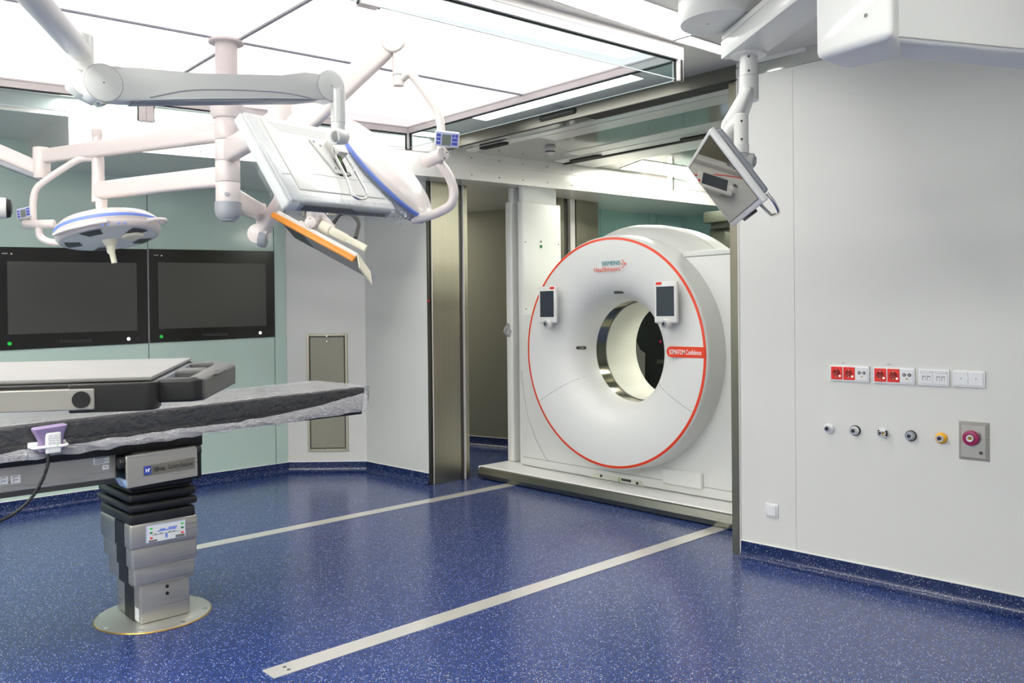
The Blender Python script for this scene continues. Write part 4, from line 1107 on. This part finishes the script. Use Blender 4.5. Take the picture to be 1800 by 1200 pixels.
# ---- arm going off to the left with a camera head
cb_ = thing('ceiling_camera', 'white camera head with black lens ring on a ceiling arm at the left edge', 'camera', (1.37, 5.52, 2.417))
box_arm('extension_arm', hub_pt((1.369,5.521,2.417)), (1.375,5.505,2.417), .062, .100, .056, .084, 'arm', cb_)
link('elbow', B().cyl((1.365,5.53,2.47), (1.365,5.53,2.285), .047, bev=.006), 'arm', cb_)
box_arm('spring_arm', (1.385,5.53,2.325), (.862,5.778,2.59), .062, .10, .055, .09, 'arm', cb_)
link('arm_underside', B().prism([(1.36,5.50,2.268),(1.36,5.545,2.268),(1.10,5.675,2.382),(1.10,5.63,2.382)], (0,0,.03), .006, 2), 'grey_plastic', cb_)
link('drop_post', B().tube(arc([(.862,5.778,2.59),(.82,5.6,2.45),(.82,5.34,2.069),(.90,5.314,2.069)], .06), .030, 18), 'arm', cb_)
link('camera_body', B().tube([(.86,5.325,2.069),(.90,5.314,2.069),(1.115,5.258,2.064),(1.125,5.255,2.064)], [.045,.056,.058,.052], 28), 'white', cb_)
link('lens_ring', B().tube([(1.120,5.256,2.064),(1.141,5.251,2.064)], [.0545,.047], 28), 'black', cb_)
link('lens', B().tube([(1.139,5.251,2.064),(1.145,5.249,2.064)], [.040,.030], 24), 'grey_dark', cb_)

# ---- big lamp seen from behind
lb_ = thing('surgical_lamp', 'large tilted surgical lamp seen from behind, right of the wrapped monitor', 'surgical lamp', (2.17, 3.111, 2.1), 'surgical lamps')
box_arm('extension_arm', hub_pt((1.745,3.315,2.31)), (1.745,3.34,2.295), .07, .115, .064, .104, 'arm', lb_)
link('elbow', B().cyl((1.742,3.312,2.385), (1.742,3.312,2.17), .050, bev=.006), 'arm', lb_)
box_arm('spring_arm', (1.755,3.30,2.215), (2.099,2.977,2.628), .070, .150, .056, .115, 'arm', lb_)
link('arm_tip', B().cyl((2.10-.022,2.972-.024,2.628), (2.10+.022,2.972+.024,2.628), .050, bev=.006), 'arm', lb_)
link('drop_post', B().tube([(2.116,2.961,2.62),(2.116,2.961,2.44)], [.026,.0235], 20), 'arm', lb_)
link('post_ring', B().cyl((2.116,2.961,2.487), (2.116,2.961,2.482), .0245), 'grey_plastic', lb_)
link('yoke_tube', B().tube(arc([(2.115,2.961,2.455),(2.150,2.928,2.502),(2.19,2.891,2.432),(2.240,2.842,2.325),(2.248,2.834,2.25),(2.246,2.836,2.13)], .045), .0185, 18), 'arm', lb_)
keypad((2.212,2.752,2.190), RV*.98-UV*.10+FV*.05, -FV*.92+RV*.10-UV*.25, .104, .066, lb_)
link('pivot_barrel', B().cyl((2.232,2.925,2.124), (2.216,2.782,2.134), .0285, bev=.004), 'arm', lb_)
for a in range(4):
    dv = V((.016*math.cos(a*PI/2+.3)*.73, .016*math.cos(a*PI/2+.3)*-.68, .020*math.sin(a*PI/2+.3)))
    link('screw', B().cyl(V((2.216,2.784,2.134))+dv, V((2.2155,2.7805,2.134))+dv, .003, seg=10), 'grey_dark', lb_)
link('yoke_bow', B().tube(arc([(2.240,2.845,2.115),(2.268,2.812,2.055),(2.288,2.800,1.99),(2.282,2.806,1.925),(2.235,2.88,1.885),(2.17,2.97,1.868)], .05), [.0195]*2+[.0195]*100, 18) if False else B().tube(arc([(2.240,2.845,2.115),(2.268,2.812,2.055),(2.288,2.800,1.99),(2.282,2.806,1.925),(2.235,2.88,1.885),(2.19,2.97,1.872)], .05), .0200, 18), 'arm', lb_)
nB = (RV*.745+UV*.64-FV*.19).normalized(); LB = V((2.158,3.121,2.117)); R2 = .300
hb_ = link('lamp_head', B().lathe([(0,.052),(.09,.051),(.17,.046),(.205,.041),(.215,.036),(.25,.028),(.278,.014),(.294,-.002)], LB, nB, 80), 'arm', lb_, sharp=30)
link('blue_stripe', B().lathe([(.292,-.002),(R2,-.006),(R2+.001,-.018),(R2-.003,-.022)], LB, nB, 80), 'blue_stripe', hb_)
link('lower_rim', B().lathe([(R2-.003,-.022),(R2-.006,-.045),(.280,-.062),(.26,-.066),(0,-.070)], LB, nB, 80), 'grey_plastic', hb_, sharp=50)

# ---- small display with orange bumper
od = thing('ceiling_display', 'small display with orange bumper edge, hanging tilted below the wrapped monitor', 'monitor', (2.34, 4.1, 1.97))
box_arm('extension_arm', hub_pt((2.275,4.574,2.075)), (2.275,4.574,2.062), .07, .12, .062, .10, 'arm', od)
link('elbow', B().cyl((2.283,4.582,2.115), (2.283,4.582,1.985), .030, bev=.004), 'arm', od)
link('elbow_disc', B().cyl((2.235,4.545,1.935), (2.285,4.595,1.935), .058, bev=.008), 'arm', od)
box_arm('spring_arm', (2.275,4.575,1.95), (2.335,4.125,2.315), .070, .105, .060, .085, 'arm', od)
link('arm_foot', B().cyl((2.262,4.57,1.915), (2.300,4.54,1.905), .052, bev=.010), 'grey_plastic', od)
link('drop_post', B().cyl((2.347,4.112,2.32), (2.343,4.112,1.985), .0255, bev=.003), 'arm', od)
link('pivot_disc', B().cyl((2.365,4.135,1.965), (2.318,4.080,1.965), .031, bev=.004), 'arm', od)
for z in (-.021,.021): link('screw', B().cyl(V((2.318,4.080,1.965+z)), V((2.3165,4.0785,1.965+z)), .003, seg=8), 'grey_dark', od)
dE = V((2.462,3.862,1.762))-V((2.196,4.250,2.015)); LE = dE.length; dE.normalize()
back = (FV*.93-UV*.24+RV*.02); back = (back-dE*back.dot(dE)).normalized()
dn = dE.cross(back).normalized()
if dn.z < 0: dn = -dn
dm = basis(V((2.196,4.250,2.015)), dE, back, dn)
hs = link('housing', B(dm).box(.0, LE-.002, .004, .32, -.004, .034, .010, 3), 'white', od)
link('bumper', B(dm).box(-.012, LE+.002, -.013, .012, -.024, .010, .007, 3), 'orange', od)
link('glass_front', B(dm).box(.02, LE+.01, .012, .31, -.008, -.003), 'pad', od)
link('screen_strip', B(dm).box(.03, .16, .03, .30, -.010, -.007), 'grey_dark', od)
link('end_bevel', B(dm).prism([(LE-.004,.0,.033),(LE+.044,.015,-.026),(LE+.044,.31,-.026),(LE-.004,.31,.033)], (0,0,-.010)), 'cream', od)
link('back_hump', B(dm).box(.11, .26, .06, .26, .03, .055, .010, 3), 'white', od)
link('pivot_cone', B().tube([(2.36,4.13,1.965),(2.40,4.15,2.015),(2.43,4.16,2.01),(2.475,4.10,1.94)], [.02,.026,.030,.020], 18), 'arm', od)
link('swivel_barrel', B().tube([V((2.385,4.085,1.955)), V((2.42,4.05,1.928)), V((2.425,4.045,1.925)), V((2.485,3.985,1.880)), V((2.49,3.98,1.877)), V((2.56,3.905,1.822))], [.028,.030,.024,.024,.019,.019], 24), 'cream', od)
link('black_hose', B().tube(arc([(2.475,4.115,1.965),(2.52,4.10,2.035),(2.58,4.08,2.035),(2.60,4.03,1.985),(2.545,3.985,1.885)], .06), .0125, 14), 'grey_dark', od)

# ---- front arm with the wrapped monitor
fm = thing('ceiling_monitor', 'large white monitor seen from behind, partly wrapped in clear film, on the nearest ceiling arm', 'monitor', (1.62, 2.66, 2.2))
link('ceiling_post', B().cyl((.35,1.95,CEIL), (.35,1.95,2.20), .055, bev=.004), 'white', fm)
link('ceiling_flange', B().cyl((.35,1.95,CEIL), (.35,1.95,CEIL-.02), .12, bev=.004), 'white', fm)
link('extension_tube', B().tube([(.35,1.95,2.247),(.774,2.700,2.247)], [.036,.033], 32), 'white', fm)
link('knuckle', B().cyl((.774,2.707,2.298), (.774,2.707,2.186), .0385, bev=.003), 'white', fm)
link('knuckle_ring', B().cyl((.774,2.707,2.186), (.774,2.707,2.178), .036), 'joint_light', fm)
link('knuckle_housing', B().prism([(.738,2.672,2.180),(.738,2.672,2.135),(.765,2.672,2.115),(.815,2.672,2.095),(.835,2.672,2.20),(.80,2.672,2.196)], (0,.06,0), .006, 2), 'white', fm)
A0 = V((.815,2.667,2.148)); A1 = V((1.597,2.69,2.283)); ad = (A1-A0).normalized(); an = V((ad.y,-ad.x,0)).normalized(); au = an.cross(ad)
if au.z < 0: au = -au
am = basis(A0, ad, an, au); AL = (A1-A0).length
pf = [(-.02,.048),(.05,.052),(.115,.036),(.30,.034),(.60,.034),(AL-.10,.036),(AL-.03,.050),(AL+.02,.045),(AL+.048,.01),(AL+.04,-.035),(AL,-.05),(AL-.08,-.046),(.55,-.044),(.30,-.046),(.06,-.052),(-.02,-.05),(-.05,-.01)]
link('spring_arm', B(am).prism([(x,-.034,z) for x, z in pf], (0,.072,0), .010, 3), 'white', fm, sharp=50)
link('arm_tray', B(am).prism([(.10,-.030,-.046),(.30,-.030,-.041),(AL-.12,-.030,-.041),(AL-.05,-.030,-.047),(AL-.12,-.030,-.053),(.08,-.030,-.058)], (0,.062,0), .005, 2), 'grey_plastic', fm)
link('arm_groove', B(am).tube(arc([(.13,.0382,-.043),(.25,.0385,-.018),(.42,.0385,-.016),(.60,.0385,-.024),(.70,.0382,-.043)], .1), .0022, 8), 'grey_plastic', fm)
for x in (0, AL):
    dk = link('end_disc', B(am).cyl((x,-.030,0), (x,.0415,0), .0545, bev=.003), 'white', fm)
    link('disc_seam', B(am).lathe([(.0535,.0385),(.0560,.0395),(.0535,.0402)], (x,0,0), (0,1,0), 48), 'joint_light', dk)
    link('disc_hole', B(am).cyl((x,.041,0), (x,.0424,0), .0022, seg=10), 'grey_dark', dk)
link('bumper_cap', B(am).cyl((-.005,-.02,-.045), (-.005,.028,-.045), .018, bev=.004), 'chrome', fm)
link('drop_post', B().tube([(1.630,2.659,2.275),(1.630,2.659,2.155),(1.630,2.659,2.154),(1.630,2.659,2.120)], [.0262,.0262,.0245,.0245], 26), 'white', fm)
link('tilt_joint', B().cyl((1.595,2.64,2.100), (1.655,2.668,2.112), .031, bev=.004), 'white', fm)
link('tilt_joint', B().cyl((1.600,2.622,2.098), (1.600,2.634,2.098), .020, bev=.003), 'joint_light', fm)
MC = V((1.72,2.911,2.051)); m1 = V((.957,.288,.044)).normalized(); m3 = V((.217,-.806,.55)); m3 = (m3-m1*m3.dot(m1)).normalized(); m2 = m3.cross(m1)
mm = basis(MC, m1, m2, m3)
hsg = link('monitor_housing', B(mm).box(-.31, .31, -.21, .21, -.055, -.006, .012, 3), 'white', fm)
bk_ = link('back_shell', B(mm).prism([(-.300,-.205,-.012),(.300,-.205,-.012),(.300,.205,-.012),(-.300,.205,-.012)], (0,0,.016), .008, 3), 'white', fm)
link('back_panel', B(mm).box(-.235, .262, -.155, .185, .000, .009, .006, 3), 'white', fm)
for k in range(4):
    y = .165-.011*k
    link('vent_groove', B(mm).box(-.21+.012*k, .24, y, y+.0025, .0086, .0094), 'joint_light', bk_)
link('panel_seam', B(mm).tube([(-.28,-.085,.005),(-.10,-.070,.0095),(.26,-.075,.0095)], .0010, 6), 'joint_light', bk_)
ch_ = link('bottom_chin', B(mm).prism([(-.270,-.165,.004),(.285,-.165,.004),(.275,-.215,-.004),(-.25,-.215,-.004)], (0,0,-.045), .010, 3), 'grey_plastic', fm)
link('port_recess', B(mm).prism([(-.235,-.213,-.004),(.02,-.213,-.004),(.05,-.2135,-.018),(.24,-.213,-.018),(.24,-.213,-.036),(-.235,-.213,-.036)], (0,-.006,0), .002, 1), 'grey_dark', ch_)
link('mount_plate', B(mm).prism([(-.03,.11,.009),(.10,.11,.009),(.10,-.055,.009),(.02,-.055,.009)], (0,0,.008), .002, 1), 'white', fm)
br = link('tilt_bracket', B(mm).prism([(.045,.10,.012),(.115,.10,.012),(.105,.02,.012),(.05,.02,.012)], (0,0,.05), .006, 2), 'alu', fm)
for x, y in ((-.012,.098),(.015,.082),(.03,-.03),(.09,-.045)):
    link('screw', B(mm).cyl((x,y,.016), (x,y,.019), .005, seg=12), 'grey_plastic', fm)
hp = arc([(.060,.085,.050),(.045,.03,.034),(.038,-.10,.032),(.006,-.180,.036),(.030,-.198,.036),(.085,-.190,.036),(.108,-.165,.036),(.122,-.035,.032),(.088,.075,.050)], .03)
link('wire_handle', B(mm).tube(hp, .0062, 14), 'chrome', fm)
for k, (x, mt) in enumerate(((.060,'black'),(.072,'cable_green'),(.080,'black'),(.068,'black'))):
    link('cable', B(mm).tube(arc([(x+.005,.07,.045),(x-.004*k,.01,.030),(x+.004*k-.006,-.03,.022),(x+.004,-.055,.008)], .03), .0050 if mt == 'black' else .0032, 10), mt, fm)
link('cable_slot', B(mm).prism([(.02,-.046,.0092),(.045,-.050,.0092),(.10,-.046,.0092),(.112,-.034,.0092),(.115,-.052,.0092),(.085,-.062,.0092),(.045,-.062,.0092)], (0,0,.0012)), 'slot_black', fm)
# clear protective film around the edges of the monitor
def wrap_strip(p0, p1, dirs, nu, nv, amp, seed):
    b = B(mm); rnd = random.Random(seed)
    ph = [(rnd.uniform(8, 60), rnd.uniform(8, 50), rnd.uniform(0, 6.28), rnd.uniform(.3, 1)) for _ in range(12)]
    g = []
    for i in range(nu+1):
        u = i/nu; base_ = V(p0).lerp(V(p1), u); row = []
        for j in range(nv+1):
            v = j/nv*(len(dirs)-1); k = min(int(v), len(dirs)-2); f = v-k
            q = base_+V(dirs[k]).lerp(V(dirs[k+1]), f)
            w_ = sum(a*math.sin(fx_*u+fy_*j/nv+p) for fx_, fy_, p, a in ph)/5*amp*(.3+j/nv)
            row.append(b.b.verts.new(b.pt(q+V((w_*.4, w_*.5, w_)))))
        g.append(row)
    for i in range(nu):
        for j in range(nv): b.b.faces.new([g[i][j], g[i+1][j], g[i+1][j+1], g[i][j+1]])
    return b
link('wrap_film', wrap_strip((-.318,-.19,0), (.322,-.19,0), [(0,.01,.008),(0,-.018,.008),(0,-.034,.0),(0,-.042,-.05)], 60, 12, .0035, 1), 'wrap', fm, sharp=180)
link('wrap_film', wrap_strip((-.30,.22,0), (-.30,-.22,0), [(.05,0,.010),(-.010,0,.009),(-.020,0,-.02),(-.018,0,-.06)], 50, 10, .0016, 2), 'wrap', fm, sharp=180)
link('wrap_film', wrap_strip((.29,-.10,0), (.315,-.235,0), [(-.02,0,.010),(.025,-.005,.012),(.045,-.015,-.01),(.02,-.01,-.05)], 24, 14, .014, 3), 'wrap', fm, sharp=180)

# ================================================================== right side ceiling equipment
cm = thing('ceiling_mount', 'round white ceiling mount with box beam and short post, top right', 'ceiling mount', (3.354, 2.16, CEIL))
lat('mount_disc', [(0,2.776),(.150,2.776),(.178,2.782),(.187,2.800),(.187,CEIL)], 'white', cm, (3.354,2.16,0), Z, 64)
link('cover_screw', B().cyl((3.30,2.19,2.777), (3.30,2.19,2.774), .006, seg=10), 'joint_light', cm)
link('pivot_shaft', B().cyl((3.455,2.085,2.79), (3.455,2.085,2.74), .03), 'grey_dark', cm)
bd = V((-.574,-.819,0)).normalized(); bw = V((.13,-.113,0)).normalized()
bs = V((3.453,2.22,0))
def beam(z0, z1, ins): return B().prism([tuple(bs+bw*ins-bd*(0 if ins == 0 else -ins)+V((0,0,z0))), tuple(bs+bw*(.175-ins)+V((0,0,z0))), tuple(bs+bw*(.175-ins)+bd*1.3+V((0,0,z0))), tuple(bs+bw*ins+bd*1.3+V((0,0,z0)))], (0,0,z1-z0), .006, 2)
link('beam', beam(2.650, 2.735, 0), 'white', cm)
link('beam_cover', beam(2.737, 2.768, .003), 'white', cm)
lat('post_flange', [(.03,2.655),(.080,2.655),(.082,2.650),(.080,2.643),(.06,2.640),(.03,2.640)], 'white', cm, (3.486,2.091,0))
ps = link('drop_post', B().tube([(3.486,2.091,2.645),(3.486,2.091,2.55),(3.486,2.091,2.549),(3.486,2.091,2.435)], [.0400,.0415,.0435,.0440], 30), 'white', cm)
link('post_joint', B().lathe([(.0415,2.551),(.0442,2.5485),(.0415,2.546)], (3.486,2.091,0), Z, 30), 'joint_light', ps)
for z, dx in ((2.63,-.004),(2.565,-.004),(2.485,-.010)):
    p_ = V((3.486,2.091,z))-V((.855,.515,0)).normalized()*.042
    link('set_screw', B().cyl(p_, p_-V((.004,.0025,0)), .005, seg=10), 'grey_dark', ps)

rm = thing('ceiling_monitor', 'tilted monitor with glossy dark screen hanging in front of the scanner, right', 'monitor', (3.06, 1.88, 2.2))
box_arm('spring_arm', (3.482,2.090,2.475), (3.150,1.985,2.215), .060, .085, .085, .115, 'white', rm, .02)
link('arm_knuckle', B().tube([(3.17,1.99,2.21),(3.10,1.92,2.235),(3.06,1.875,2.235)], [.045,.036,.030], 20), 'white', rm)
lp = link('lower_post', B().tube([(3.057,1.871,2.268),(3.057,1.871,2.262),(3.057,1.871,2.142),(3.057,1.871,2.140),(3.057,1.871,2.105)], [.020,.0295,.0295,.0315,.0310], 28), 'white', rm)
for z in (2.232,2.158):
    p_ = V((3.057,1.871,z))-V((.8,.55,0)).normalized()*.0295
    link('set_screw', B().cyl(p_, p_-V((.004,.0025,0)), .0045, seg=10), 'black', lp)
SC = V((2.95,1.90,1.978)); s1 = V((-.735,-.676,.046)).normalized(); s3 = V((-.570,.582,-.580)); s3 = (s3-s1*s3.dot(s1)).normalized(); s2 = s3.cross(s1)
sm = basis(SC, s1, s2, s3)
link('tilt_joint', B().cyl((3.085,1.915,2.085), (3.110,1.845,2.075), .033, bev=.005), 'white', rm)
link('joint_cap', B().lathe([(.010,.0),(.018,.003),(.022,0)], (3.112,1.842,2.0745), (.33,-.93,-.13), 24), 'grey_plastic', rm)
link('joint_neck', B().tube([(3.06,1.875,2.12),(3.085,1.885,2.085),tuple(SC-s3*.05)], [.028,.030,.035], 18), 'white', rm)
link('monitor_housing', B(sm).box(-.305, .305, -.170, .167, -.026, 0, .006, 3), 'white', rm)
link('back_shell', B(sm).box(-.275, .290, -.145, .150, -.052, -.024, .012, 3), 'grey_plastic', rm)
link('screen', B(sm).box(-.282, .282, -.146, .150, -.001, .0015), 'screen_mirror', rm)
link('bezel_line', B(sm).box(-.285, .285, -.149, .153, -.001, .0009), 'grey_dark', rm)
link('logo_mark', B(sm).box(-.012, .012, -.158, -.153, -.0005, .0008), 'joint_light', rm)
link('button_bar', B(sm).box(-.13, .05, -.182, -.166, -.035, -.012, .003, 2), 'grey_dark', rm)
link('wire_handle', B(sm).tube(arc([(.275,-.15,-.04),(.280,-.190,-.04),(.235,-.236,-.045),(.125,-.228,-.045),(.095,-.15,-.045)], .03), .0062, 12), 'chrome', rm)

pb = thing('pendant_arm', 'big white pendant box with thick horizontal arm at the top right corner', 'ceiling pendant', (2.35, 1.04, CEIL))
link('pendant_box', B().prism([(2.268,1.150,2.167),(2.436,1.142,2.167),(2.452,.975,2.167),(2.235,.915,2.167)][::-1], (0,0,CEIL-2.167), .022, 4), 'white', pb, sharp=50)
bx_ = V((2.30,.972,0)); dx_ = V((.89,-.455,0)).normalized(); nx_ = V((.455,.89,0)).normalized()
arm_pts = [bx_, bx_+dx_*1.4, bx_+dx_*1.4+nx_*.14, bx_+nx_*.14]
link('horizontal_arm', B().prism([(p.x,p.y,2.186) for p in arm_pts], (0,0,.30), .022, 4), 'white', pb, sharp=50)
link('arm_seam', B().prism([(p.x,p.y,2.200) for p in (bx_-nx_*.0012, bx_+dx_*1.4-nx_*.0012, bx_+dx_*1.4, bx_)], (0,0,.002)), 'joint_light', pb)
fc_ = V((2.252,1.02,2.30)); 
link('cover_screw', B().cyl((2.2450,.990,2.245), (2.2415,.991,2.245), .0055, seg=12), 'chrome', pb)

# ================================================================== camera, world, output look
cam = bpy.data.cameras.new('camera'); co = bpy.data.objects.new('camera', cam); COL.objects.link(co)
yaw, pit, rol = math.radians(46.9), math.radians(-.39), math.radians(.6)
f0 = V((math.cos(yaw), math.sin(yaw), 0)); r0 = V((math.sin(yaw), -math.cos(yaw), 0)); d0 = V((0,0,-1))
f1 = f0*math.cos(pit)-d0*math.sin(pit); d1 = d0*math.cos(pit)+f0*math.sin(pit)
r2 = r0*math.cos(rol)+d1*math.sin(rol); d2 = d1*math.cos(rol)-r0*math.sin(rol)
mw = basis((0,0,1.45), r2, -d2, -f1)
co.matrix_world = mw
cam.sensor_width = 36; cam.lens = 1470/1800*36; cam.shift_y = -(600-563)/1800
cam.clip_start = .05; cam.clip_end = 60
sc.camera = co
wd = bpy.data.worlds.new('world'); sc.world = wd; wd.use_nodes = True
wd.node_tree.nodes['Background'].inputs[0].default_value = (.9, .88, .84, 1)
wd.node_tree.nodes['Background'].inputs[1].default_value = .15
vs = sc.view_settings
vs.view_transform = 'Standard'; vs.look = 'None'; vs.gamma = 1; vs.use_curve_mapping = False
vs.exposure = 0.42
sc.cycles.use_denoising = True
sc.cycles.max_bounces = 10; sc.cycles.transparent_max_bounces = 16
sc.cycles.sample_clamp_indirect = 6
